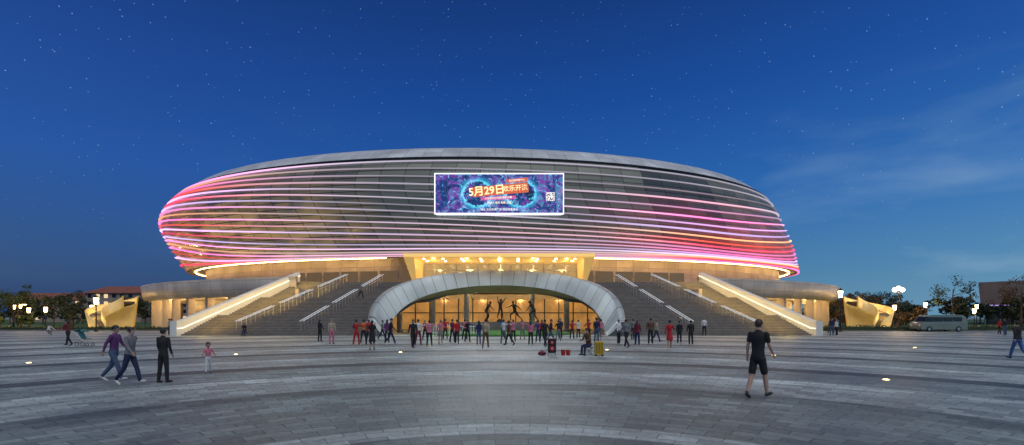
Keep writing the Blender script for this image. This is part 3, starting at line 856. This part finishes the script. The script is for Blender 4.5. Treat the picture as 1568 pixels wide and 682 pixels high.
# ------------------------------------------------------------------ FIGURES
def rotX(a): return Matrix.Rotation(a, 3, 'X')
def make_body(name, legs, arms, lean=0, female=False, skirt=0, shorts=False, sleeves='long', hair='short', headscale=1.0, twist=0, jacket=False):
    """returns mesh; faces -Y, feet on z=0, height ~1.72. slots: skin hair top bottom shoes dark"""
    g = MB(); caps = []
    LM = rotX(rad(lean))
    hip = Vector((0, 0, .92))
    def U(v): return hip + LM @ (Vector(v) - hip)
    def cap(p, q, r1, r2, lab, draw=True, n=10):
        p = Vector(p); q = Vector(q)
        caps.append((p, q, r1, r2, lab))
        if draw:
            d = (q - p)
            pts = [p + d * f for f in (0, .25, .5, .75, 1)]
            g.tube(pts, [r1 + (r2 - r1) * f for f in (0, .25, .5, .75, 1)], n)
            g.sphere(p, r1 * .99, n, 6); g.sphere(q, r2 * .99, n, 6)
    sw = .155 if female else .175
    hw = .16 if female else .15
    ww = .118 if female else .14
    if jacket: ww += .03; hw += .02
    rings_ = [(.80, hw * .75, .10), (.86, hw, .118), (.95, hw * .98, .115), (1.06, ww, .098), (1.18, ww * 1.08, .108), (1.30, sw * .97, .122), (1.39, sw * 1.02, .108), (1.45, sw * .8, .078), (1.49, .062, .058), (1.52, .055, .055)]
    n = 18; vs = []
    for (z, rx, ry) in rings_:
        for k in range(n):
            an = 2 * math.pi * k / n
            vs.append(U((rx * math.cos(an), ry * math.sin(an) + (.0 if z < 1.2 else .01), z)))
    fs = [(j * n + k, j * n + (k + 1) % n, (j + 1) * n + (k + 1) % n, (j + 1) * n + k) for j in range(len(rings_) - 1) for k in range(n)]
    fs.append(tuple(range(n))[::-1]); fs.append(tuple((len(rings_) - 1) * n + k for k in range(n)))
    g.add(vs, fs)
    wl = .88 if jacket else .98
    caps.append((U((-.07, 0, .82)), U((.07, 0, .82)), .1, .1, 3)); caps.append((U((-.05, 0, wl - .04)), U((.05, 0, wl - .04)), .1, .1, 3))
    caps.append((U((-.05, 0, wl + .06)), U((.05, 0, wl + .06)), .1, .1, 2)); caps.append((U((0, 0, 1.05)), U((0, 0, 1.38)), .13, .14, 2))
    caps.append((U((-.13, 0, 1.42)), U((.13, 0, 1.42)), .06, .06, 2))
    cap(U((0, .01, 1.45)), U((0, -.005, 1.56)), .056, .052, 0)
    hs = headscale
    hc = U((0, -.012, 1.545 + .085 * hs))
    g.sphere(hc + LM @ Vector((0, .012, .02)) * hs, tuple(v * hs for v in (.076, .094, .098)), 16, 12)
    g.sphere(hc + LM @ Vector((0, -.022, -.05)) * hs, tuple(v * hs for v in (.056, .066, .062)), 14, 10)
    g.sphere(hc + LM @ Vector((0, -.094, -.018)) * hs, tuple(v * hs for v in (.012, .020, .024)), 8, 6)
    for s_ in (-1, 1): g.sphere(hc + LM @ Vector((s_ * .077, .012, -.008)) * hs, tuple(v * hs for v in (.012, .02, .032)), 8, 6)
    caps.append((hc, hc + Vector((0, 0, .01)), .09 * hs, .09 * hs, 0))
    ex = []
    for s_, (a, ab, k) in zip((-1, 1), legs):
        a, ab, k = rad(a), rad(ab), rad(k)
        h0 = Vector((s_ * .085, 0, .86))
        d1 = Vector((s_ * math.sin(ab) * math.cos(a), -math.sin(a), -math.cos(a) * math.cos(ab))).normalized()
        kn = h0 + d1 * .42
        d2 = Vector((s_ * math.sin(ab) * .6, -math.sin(a - k), -math.cos(a - k))).normalized()
        ank = kn + d2 * .385
        if shorts:
            mid = h0.lerp(kn, .75)
            cap(h0, mid, .092, .080, 3); cap(mid, kn, .066, .056, 0)
            cap(kn, kn.lerp(ank, .35), .055, .056, 0); cap(kn.lerp(ank, .35), ank, .056, .036, 0)
        else:
            lo_lab = 0 if skirt else 3
            tr = .0 if skirt else .008
            cap(h0, kn, .090, .058 + tr, lo_lab if skirt else 3)
            cap(kn, kn.lerp(ank, .4), .057 + tr, .056 + tr, lo_lab); cap(kn.lerp(ank, .4), ank, .055 + tr, .038 + tr * 1.8, lo_lab)
        pitch = max(-.15, min(.9, -(a - k)))
        fd = Vector((s_ * .12, -math.cos(pitch), -math.sin(pitch))).normalized()
        heel = ank + Vector((0, .03, -.045)) + fd * -.01
        ball = heel + fd * .15
        cap(ank, heel, .040, .036, 4); cap(heel, ball, .037, .040, 4); cap(ball, ball + fd * .06 + Vector((0, 0, -.006)), .038, .028, 4)
    if skirt:
        zt, zb = .98, .92 - skirt
        vs = []; rr_ = [(zt, ww * 1.02, .10), (.88, hw * 1.05, .13), ((.88 + zb) / 2, hw * 1.15, .16), (zb, hw * 1.28, .20)]
        for (z, rx, ry) in rr_:
            for k in range(n):
                an = 2 * math.pi * k / n; wv = 1 + (.04 * math.sin(an * 5) if z < .8 else 0)
                vs.append((rx * wv * math.cos(an), ry * wv * math.sin(an), z))
        fs = [(j * n + k, j * n + (k + 1) % n, (j + 1) * n + (k + 1) % n, (j + 1) * n + k) for j in range(3) for k in range(n)]
        fs.append(tuple(range(n))); fs.append(tuple(3 * n + k for k in range(n)))
        g.add(vs, fs)
        caps.append((Vector((-.03, 0, .80)), Vector((.03, 0, .80)), .17, .17, 3)); caps.append((Vector((0, 0, .9)), Vector((0, 0, zb + .05)), .15, .20, 3))
    for s_, (a, ab, e, inn) in zip((-1, 1), arms):
        a, ab, e, inn = rad(a), rad(ab), rad(e), rad(inn)
        sh = U((s_ * (sw + .012), .005, 1.415))
        d1 = LM @ Vector((s_ * math.sin(ab), -math.sin(a) * math.cos(ab), -math.cos(a) * math.cos(ab))).normalized()
        el = sh + d1 * .275
        af = a + e
        d2 = LM @ Vector((s_ * math.sin(ab - inn), -math.sin(af) * math.cos(ab - inn), -math.cos(af) * math.cos(ab - inn))).normalized()
        wr = el + d2 * .235
        flab = 2 if sleeves == 'long' else 0
        tk = .006 if sleeves == 'long' else 0
        if sleeves == 'long': cap(sh, el, .056, .043 + tk, 2)
        else:
            mid = sh.lerp(el, .6); cap(sh, mid, .058, .052, 2); cap(mid, el, .042, .038, 0)
        cap(el, wr, .041 + tk, .026 + tk, flab)
        fwd = Vector((0, -1, 0)) if abs(d2.y) < .8 else Vector((0, 0, 1))
        sd = (fwd - d2 * fwd.dot(d2)).normalized(); nn = d2.cross(sd)
        if nn.x * s_ > 0: nn = -nn
        pc = wr + d2 * .045
        cap(wr, wr + d2 * .02, .025, .026, 0)
        Mh = Matrix((sd, nn, d2)).transposed()
        g.sphere(pc, (.040, .017, .048), 10, 8, 0, Mh)
        caps.append((pc, pc + d2 * .02, .035, .035, 0))
        for q, (off, ln) in enumerate(((.028, .068), (.010, .078), (-.009, .072), (-.027, .056))):
            b0 = pc + sd * off + d2 * .034
            p1 = b0 + d2 * ln * .5; p2 = p1 + (d2 * .8 + nn * .5) * ln * .3; p3 = p2 + (d2 * .5 + nn * .85) * ln * .25
            ex.append(([b0, p1, p2, p3], [.0095, .0088, .008, .006]))
        b0 = pc + sd * .026 - d2 * .012
        ex.append(([b0, b0 + sd * .028 + d2 * .022, b0 + sd * .034 + d2 * .05 + nn * .012], [.012, .010, .008]))
    me = bpy.data.meshes.new('tmp'); me.from_pydata(g.v, [], g.f); me.update()
    bmx = bmesh.new(); bmx.from_mesh(me); bmesh.ops.recalc_face_normals(bmx, faces=bmx.faces); bmx.to_mesh(me); bmx.free()
    ob = bpy.data.objects.new('tmp', me); scene.collection.objects.link(ob)
    md = ob.modifiers.new('r', 'REMESH'); md.mode = 'VOXEL'; md.voxel_size = .0125
    ms = ob.modifiers.new('s', 'SMOOTH'); ms.factor = .5; ms.iterations = 3
    dg = bpy.context.evaluated_depsgraph_get()
    m2 = bpy.data.meshes.new_from_object(ob.evaluated_get(dg))
    bpy.data.objects.remove(ob)
    V = [v.co.copy() for v in m2.vertices]; F = [tuple(p.vertices) for p in m2.polygons]; MI = []
    segs = [(p, q - p, max(1e-9, (q - p).length_squared), r1, r2, lab) for (p, q, r1, r2, lab) in caps]
    for p in m2.polygons:
        c = p.center; best = 1e9; lab_ = 2
        for (a0, d, l2, r1, r2, lab) in segs:
            f = (c - a0).dot(d) / l2; f = 0 if f < 0 else (1 if f > 1 else f)
            ds = (c - a0 - d * f).length - (r1 + (r2 - r1) * f)
            if ds < best: best = ds; lab_ = lab
        MI.append(lab_)
    out = MB(); out.add(V, F, 0); out.mi = MI
    for pts, rs in ex: out.tube(pts, rs, 6, 0)
    for s_ in (-1, 1):
        out.sphere(hc + LM @ Vector((s_ * .031, -.076, .005)) * hs, .0105 * hs, 8, 6, 5)
        out.sphere(hc + LM @ Vector((s_ * .031, -.078, .027)) * hs, (.017 * hs, .006 * hs, .004 * hs), 8, 4, 1)
    out.sphere(hc + LM @ Vector((0, -.083, -.055)) * hs, (.022 * hs, .008 * hs, .006 * hs), 8, 4, 6)
    hb = MB(); hb.sphere((0, .016, .03), (.086, .104, .103), 20, 14)
    keep = []
    for f in hb.f:
        c = sum((Vector(hb.v[i]) for i in f), Vector()) / 4
        if c.y < -.035 and c.z < .055: continue
        if c.z < (-.045 if hair == 'short' else -.09): continue
        if hair == 'short' and c.z < -.0 and abs(c.x) > .055 and c.y < .03: continue
        keep.append(f)
    out.add([hc + LM @ (Vector(v) * hs) for v in hb.v], keep, 1)
    if hair == 'long':
        out.tube([hc + LM @ Vector(v) for v in ((0, .05, .03), (0, .085, -.06), (0, .10, -.16), (0, .095, -.25))], [.07, .075, .07, .03], 10, 1)
    elif hair == 'bun':
        out.sphere(hc + LM @ Vector((0, .105, .05)), .035, 10, 8, 1)
    mz = min(v[2] for v in out.v)
    out.v = [(v[0], v[1], v[2] - mz) for v in out.v]
    fm = bpy.data.meshes.new(name); fm.from_pydata(out.v, [], out.f)
    for _ in range(7): fm.materials.append(m_dark)
    fm.polygons.foreach_set('material_index', out.mi); fm.polygons.foreach_set('use_smooth', [True] * len(fm.polygons)); fm.update()
    return fm

hang = (5, 7, 12, 3)
T = {}
T['stand'] = make_body('fig_stand', [(2, 4, 2), (-2, 4, 3)], [hang, (8, 8, 20, 3)])
T['standf'] = make_body('fig_standf', [(3, 3, 4), (-2, 4, 2)], [(10, 8, 35, 10), (2, 9, 12, 4)], female=True, hair='long', jacket=True)
T['walk'] = make_body('fig_walk', [(24, 2, 8), (-18, 2, 22)], [(-24, 6, 15, 0), (24, 6, 25, 5)], lean=4)
T['walkf'] = make_body('fig_walkf', [(-16, 2, 22), (20, 2, 6)], [(20, 7, 25, 5), (-20, 7, 18, 0)], lean=3, female=True, hair='bun', jacket=True)
T['dance'] = make_body('fig_dance', [(8, 8, 10), (-3, 10, 4)], [(60, 40, 50, 20), (30, 25, 60, 30)], female=True, hair='short')
T['dance2'] = make_body('fig_dance2', [(14, 7, 22), (-5, 6, 5)], [(70, 20, 60, 10), (75, 25, 55, 10)], female=True, hair='bun', jacket=True)
T['skirt'] = make_body('fig_skirt', [(5, 2, 3), (-4, 3, 5)], [(4, 10, 15, 3), (12, 10, 40, 12)], female=True, skirt=.45, sleeves='short', hair='long')
T['skirt2'] = make_body('fig_skirt2', [(12, 2, 8), (-10, 3, 10)], [(30, 30, 50, 10), (-10, 14, 15, 3)], female=True, skirt=.32, sleeves='long', hair='bun')
T['shorts'] = make_body('fig_shorts', [(15, 3, 6), (-11, 3, 14)], [(14, 8, 30, 8), (-6, 8, 18, 0)], shorts=True, sleeves='short', lean=3)
T['sit'] = make_body('fig_sit', [(84, 6, 82), (80, 8, 70)], [(35, 8, 55, 15), (40, 10, 50, 18)], lean=14, jacket=True)
T['crouch'] = make_body('fig_crouch', [(110, 10, 140), (95, 8, 125)], [(60, 10, 30, 10), (70, 10, 30, 12)], lean=35)
T['kid'] = make_body('fig_kid', [(14, 4, 10), (-10, 4, 12)], [(30, 20, 30, 5), (10, 25, 20, 5)], headscale=1.55, sleeves='short')
T['push'] = make_body('fig_push', [(14, 2, 6), (-14, 2, 16)], [(40, 5, 35, 8), (40, 5, 35, 8)], lean=6, female=True, hair='long')
T['leap'] = make_body('fig_leap', [(40, 18, 70), (-18, 16, 25)], [(165, 12, 5, 0), (150, 30, 20, 0)], sleeves='short', shorts=True)
T['lunge'] = make_body('fig_lunge', [(55, 14, 65), (-30, 14, 20)], [(60, 45, 30, 0), (-30, 40, 20, 0)], lean=18, sleeves='short', shorts=True)
T['dribble'] = make_body('fig_dribble', [(50, 22, 75), (10, 25, 45)], [(55, 15, 10, 0), (20, 50, 40, 0)], lean=32, sleeves='short', shorts=True)

skins = [pmat('skin_a', (.50, .32, .23), .55, nscale=6, var=.06), pmat('skin_b', (.42, .26, .18), .55, nscale=6, var=.06)]
hairs = [pmat('hair_black', (.015, .013, .012), .5, nscale=20), pmat('hair_brown', (.05, .03, .02), .5, nscale=20), pmat('hair_grey', (.18, .17, .16), .6, nscale=20)]
m_lip = pmat('lips', (.35, .12, .10), .5)
m_eye = pmat('eyes', (.02, .015, .012), .2)
CL = {'black': (.018, .018, .02), 'navy': (.02, .03, .08), 'red': (.45, .02, .025), 'pink': (.60, .18, .26), 'white': (.68, .68, .68), 'beige': (.42, .33, .24), 'grey': (.18, .18, .19),
      'purple': (.14, .04, .16), 'blue': (.05, .12, .32), 'brown': (.14, .07, .04), 'maroon': (.18, .02, .04), 'denim': (.06, .10, .18), 'green': (.05, .12, .07), 'orange': (.6, .18, .03), 'teal': (.03, .16, .18)}
CM = {k: pmat('cloth_' + k, v, .85, nscale=14, var=.18, bump=.3) for k, v in CL.items()}
m_shoe = [pmat('shoe_black', (.02, .02, .02), .5), pmat('shoe_white', (.6, .6, .6), .5)]
def person(kind, x, y, rz, top, bot, h=1.68, name='pedestrian', z=0.0, sk=None, hr=None, sh=None):
    o = bpy.data.objects.new(name, T[kind]); scene.collection.objects.link(o)
    o.location = (x, y, z); o.rotation_euler = (0, 0, rad(rz)); s_ = h / 1.72; o.scale = (s_, s_, s_)
    shi = int(random.random() < .3) if sh is None else sh
    ml = [skins[sk if sk is not None else random.randint(0, 1)], hairs[hr if hr is not None else random.choice((0, 0, 0, 1, 2))], CM[top], CM[bot], m_shoe[shi], m_eye, m_lip]
    for i, mm in enumerate(ml):
        o.material_slots[i].link = 'OBJECT'; o.material_slots[i].material = mm
    return o
random.seed(21)
P_ = [('standf', -15.1, 38, 170, 'black', 'black'), ('stand', -12.8, 34.3, 10, 'beige', 'pink'), ('dance', -10.3, 32, 175, 'red', 'red'), ('dance2', -9.9, 33.4, 190, 'red', 'black'), ('dance', -10.9, 35.5, 160, 'orange', 'black'),
      ('skirt', -8.1, 28, 165, 'black', 'black'), ('walk', -8.2, 32.7, 120, 'black', 'navy'), ('standf', -9.3, 36, 200, 'purple', 'black'), ('walk', -6.0, 29.3, 15, 'black', 'black'), ('dance', -6.4, 33, 180, 'white', 'maroon'),
      ('dance2', -5.4, 31.6, 185, 'pink', 'black'), ('skirt2', -5.1, 34.5, 170, 'pink', 'grey'), ('dance', -4.5, 36.5, 150, 'maroon', 'black'), ('walkf', -3.9, 34.3, 200, 'red', 'black'), ('dance', -3.4, 37, 180, 'black', 'black'),
      ('standf', -2.3, 33.5, 175, 'navy', 'denim'), ('walk', -1.6, 29.3, 180, 'beige', 'brown'), ('dance', -.6, 35, 170, 'white', 'grey'), ('dance2', .1, 37, 180, 'pink', 'black'), ('standf', 1.3, 33.5, 150, 'pink', 'black'),
      ('dance', 1.95, 36, 200, 'purple', 'navy'), ('walk', 2.1, 30.6, 200, 'black', 'black'), ('dance', 5.1, 41, 170, 'red', 'black'), ('dance2', 5.9, 43, 190, 'white', 'black'), ('dance', 6.5, 41, 180, 'red', 'black'),
      ('walkf', 8.3, 45, 140, 'pink', 'grey'), ('stand', 7.4, 33.5, 20, 'white', 'black'), ('walk', 7.1, 30, 190, 'grey', 'black'), ('standf', 8.3, 32, 160, 'maroon', 'navy'), ('stand', 9.6, 33.5, 170, 'brown', 'black'),
      ('skirt2', 9.0, 27.6, 160, 'red', 'red'), ('walkf', 11.6, 33.5, 180, 'black', 'black'), ('stand', 12.1, 32.7, 170, 'black', 'black'), ('stand', 19.5, 49.0, 170, 'white', 'black'),
      ('dance', -7.2, 40, 180, 'maroon', 'black'), ('dance2', -5.8, 42, 170, 'red', 'black'), ('standf', -8.6, 42, 180, 'white', 'navy'), ('dance', -4.0, 41, 185, 'pink', 'black'), ('dance', -2.2, 40, 175, 'red', 'navy'), ('dance2', -.8, 42, 180, 'blue', 'black'),
      ('dance', .9, 41, 170, 'pink', 'grey'), ('standf', 2.6, 42, 180, 'red', 'black'), ('dance', 3.7, 38.5, 185, 'black', 'grey'), ('stand', 4.3, 43, 180, 'navy', 'black'), ('walkf', -11.0, 41, 90, 'grey', 'black'), ('stand', 10.5, 42, 200, 'grey', 'black'),
      ('walk', 2.7, 33.8, 120, 'black', 'denim'), ('walkf', -.2, 32.2, 250, 'maroon', 'black'), ('stand', 6.3, 36.0, 140, 'navy', 'denim'), ('walkf', 10.9, 36.5, 60, 'beige', 'navy'),
      ('stand', 33.4, 50.5, 160, 'navy', 'denim'), ('standf', 34.4, 51.2, 200, 'white', 'black'), ('walk', 35.0, 53, 90, 'maroon', 'black'), ('stand', -36.5, 51.5, 150, 'grey', 'black'), ('standf', -35.3, 52.5, 200, 'black', 'black'),
      ('walk', -38, 54, 250, 'white', 'denim'), ('stand', 50.5, 49.5, 180, 'black', 'denim'), ('standf', 60, 56, 180, 'brown', 'black'),
      ('walkf', 54.5, 54, 90, 'red', 'black')]
for (k, x, y, rz, tp_, bt) in P_:
    rz2 = rz + random.uniform(-25, 25)
    person(k, x, y, rz2, tp_, bt, h=random.uniform(1.62, 1.80) if k in ('stand', 'walk') else random.uniform(1.58, 1.70))
yy = 57.2; person('walk', -17.9, yy, 150, 'grey', 'black', 1.7, z=zs(yy))
person('sit', -27.5, 49.7, 10, 'black', 'navy', 1.65, z=0)
g = MB(); g.lathe((-27.5, 49.85, 0), [(.2, 0), (.2, .04), (.12, .2), (.2, .36), (.21, .40)], 14); g.obj('stone_stool', m_stone)
person('walk', -11.7, 14.2, 100, 'purple', 'denim', 1.60, hr=0, sh=1)
person('walkf', -10.75, 13.6, 85, 'grey', 'navy', 1.55, hr=0)
person('stand', -10.1, 14.0, 170, 'black', 'black', 1.52, hr=0, sh=0)
person('kid', -10.25, 16.3, 40, 'pink', 'white', .95, name='child')
person('shorts', 5.75, 11.3, 125, 'black', 'black', 1.76, hr=1, sh=0)
person('walkf', 22.6, 21.6, 180, 'black', 'blue', 1.66, hr=0)
person('push', -29.4, 32, -80, 'maroon', 'black', 1.66, hr=0)
person('crouch', -49.5, 51.5, 90, 'white', 'grey', 1.6)
person('kid', 10.2, 40.0, 150, 'red', 'navy', 1.05, name='child')
person('kid', -34.6, 50.2, 180, 'orange', 'blue', 1.05, name='child')
vx, vy = 3.85, 24.2
person('sit', vx, vy, -50, 'brown', 'navy', 1.66, name='seated_man', hr=0, z=0)

def small(name, loc): return root(name, loc)
rt = small('folding_stool', (vx + .05, vy + .03, 0)); g = MB()
for (a_, b_) in (((-.18, -.16), (.18, -.16)), ((.18, -.16), (-.18, -.16)), ((-.18, .16), (.18, .16)), ((.18, .16), (-.18, .16))):
    g.tube([(vx + a_[0], vy + a_[1], 0), (vx + b_[0], vy + b_[1], .40)], .014, 6)
g.obj('frame', m_steel, rt); g = MB(); g.box(vx - .2, vx + .2, vy - .18, vy + .18, .38, .41); g.obj('seat', CM['green'], rt)
sx_, sy_ = 4.25, 23.6
rt = small('suitcase', (sx_, sy_, 0)); g = MB(); g.box(sx_ - .22, sx_ + .22, sy_ - .14, sy_ + .14, .08, .72)
o = g.obj('shell', pmat('yellow_plastic', (.62, .40, .02), .35, nscale=2, var=.08), rt); bv = o.modifiers.new('b', 'BEVEL'); bv.width = .04; bv.segments = 3
g = MB()
for k in range(5): g.box(sx_ - .16 + k * .075, sx_ - .135 + k * .075, sy_ - .15, sy_ - .142, .14, .66)
for a_ in (-.16, .16):
    for b_ in (-.09, .09): g.tube([(sx_ + a_, sy_ + b_ - .02, .045), (sx_ + a_, sy_ + b_ + .02, .045)], .045, 10)
g.tube([(sx_ - .1, sy_ + .1, .72), (sx_ - .1, sy_ + .1, 1.02), (sx_ + .1, sy_ + .1, 1.02), (sx_ + .1, sy_ + .1, .72)], .012, 6)
g.obj('handle_and_wheels', m_dark, rt)
sx_, sy_ = 1.98, 24.0
rt = small('loudspeaker_trolley', (sx_, sy_, 0)); g = MB(); g.box(sx_ - .2, sx_ + .2, sy_ - .17, sy_ + .17, .15, .85); o = g.obj('cabinet', m_dark, rt)
bv = o.modifiers.new('b', 'BEVEL'); bv.width = .03; bv.segments = 2
g = MB()
for zc, rr_ in ((.36, .13), (.66, .10)):
    g.tube([(sx_, sy_ - .172, zc), (sx_, sy_ - .19, zc)], rr_, 18, 0); g.tube([(sx_, sy_ - .19, zc), (sx_, sy_ - .198, zc)], rr_ * .5, 14, 1)
g.obj('drivers', [CM['red'], m_steel], rt)
g = MB(); g.tube([(sx_ - .15, sy_ + .2, .1), (sx_ - .15, sy_ + .26, 1.1), (sx_ + .15, sy_ + .26, 1.1), (sx_ + .15, sy_ + .2, .1)], .014, 6)
for a_ in (-.2, .2): g.tube([(sx_ + a_ - .02, sy_ + .14, .1), (sx_ + a_ + .02, sy_ + .14, .1)], .1, 14)
g.box(sx_ - .2, sx_ + .2, sy_ - .2, sy_ + .18, .11, .14)
g.obj('frame_and_wheels', m_steel, rt)
m_redp = pmat('red_plastic', (.5, .02, .02), .4)
for bx in (2.55, 2.8):
    g = MB(); g.lathe((bx, 24.1, 0), [(.09, 0), (.12, .26), (.13, .27), (.115, .27), (.085, .02)], 14, 0)
    g.tube([(bx - .12, 24.1, .26), (bx - .06, 24.1, .36), (bx + .06, 24.1, .36), (bx + .12, 24.1, .26)], .006, 5, 1); g.obj('bucket', [m_redp, m_steel])
g = MB(); g.sphere((1.5, 24.1, .10), (.22, .14, .10), 14, 8); g.tube([(1.4, 24.1, .18), (1.5, 24.1, .28), (1.6, 24.1, .18)], .012, 6); g.obj('handbag', CM['maroon'], None, True)
def stroller(x, y):
    rt = small('baby_stroller', (x, y, 0)); g = MB()
    for (wx, rr_) in ((-.32, .14), (.36, .10)):
        for wy in (-.22, .22):
            pts = [(x + wx + rr_ * math.cos(a_ * math.pi / 8), y + wy, rr_ + rr_ * math.sin(a_ * math.pi / 8)) for a_ in range(17)]
            g.tube(pts, .018, 5, 0, False)
            g.tube([(x + wx, y + wy - .02, rr_), (x + wx, y + wy + .02, rr_)], .03, 8, 1)
            for q in range(3):
                an = q * math.pi / 3; g.tube([(x + wx + rr_ * math.cos(an), y + wy, rr_ + rr_ * math.sin(an)), (x + wx - rr_ * math.cos(an), y + wy, rr_ - rr_ * math.sin(an))], .005, 4, 1)
    for wy in (-.22, .22):
        g.tube([(x - .62, y + wy, 1.0), (x - .1, y + wy, .55), (x + .36, y + wy, .10)], .014, 6, 1)
        g.tube([(x - .32, y + wy, .14), (x - .05, y + wy, .5)], .014, 6, 1)
    g.tube([(x - .62, y - .22, 1.0), (x - .62, y + .22, 1.0)], .02, 6, 0)
    g.obj('frame', [m_dark, m_steel], rt)
    g = MB(); g.add([(x - .3, y - .2, .95), (x - .3, y + .2, .95), (x - .05, y + .2, .45), (x - .05, y - .2, .45), (x + .3, y - .2, .48), (x + .3, y + .2, .48)], [(0, 1, 2, 3), (3, 2, 5, 4)])
    n = 6; vs = []
    for k in range(n + 1):
        a_ = math.pi * .15 + math.pi * .7 * k / n
        for wy in (-.2, .2): vs.append((x - .2 + .32 * math.cos(math.pi - a_), y + wy, .78 + .3 * math.sin(a_)))
    g.add(vs, [(2 * k, 2 * k + 1, 2 * k + 3, 2 * k + 2) for k in range(n)])
    o = g.obj('seat_and_hood', CM['teal'], rt); so = o.modifiers.new('s', 'SOLIDIFY'); so.thickness = .03
stroller(-28.3, 32)

m_bronze = pmat('dark_bronze', (.05, .03, .02), .45, .6, nscale=4)
g = MB(); g.box(AX - 4.5, AX + 4.7, 55.2, 57.4, .38, 1.35); o = g.obj('statue_plinth', m_stone)
for (k, x, rz, h, z) in (('dribble', -3.0, 60, 2.5, 1.35), ('leap', -1.35, 10, 2.3, 1.7), ('lunge', .35, -50, 2.5, 1.35), ('dribble', 2.6, -70, 2.6, 1.35)):
    o = bpy.data.objects.new('athlete_statue', T[k]); scene.collection.objects.link(o)
    o.location = (x, 56.3, z); o.rotation_euler = (0, 0, rad(rz)); s_ = h / 1.72; o.scale = (s_,) * 3
    for i in range(7): o.material_slots[i].link = 'OBJECT'; o.material_slots[i].material = m_bronze
g = MB(); g.lathe((-1.35, 56.3, 1.34), [(.5, 0), (.42, .2), (.25, .38)], 10); g.obj('statue_base', m_bronze, None, True)
print('DONE')
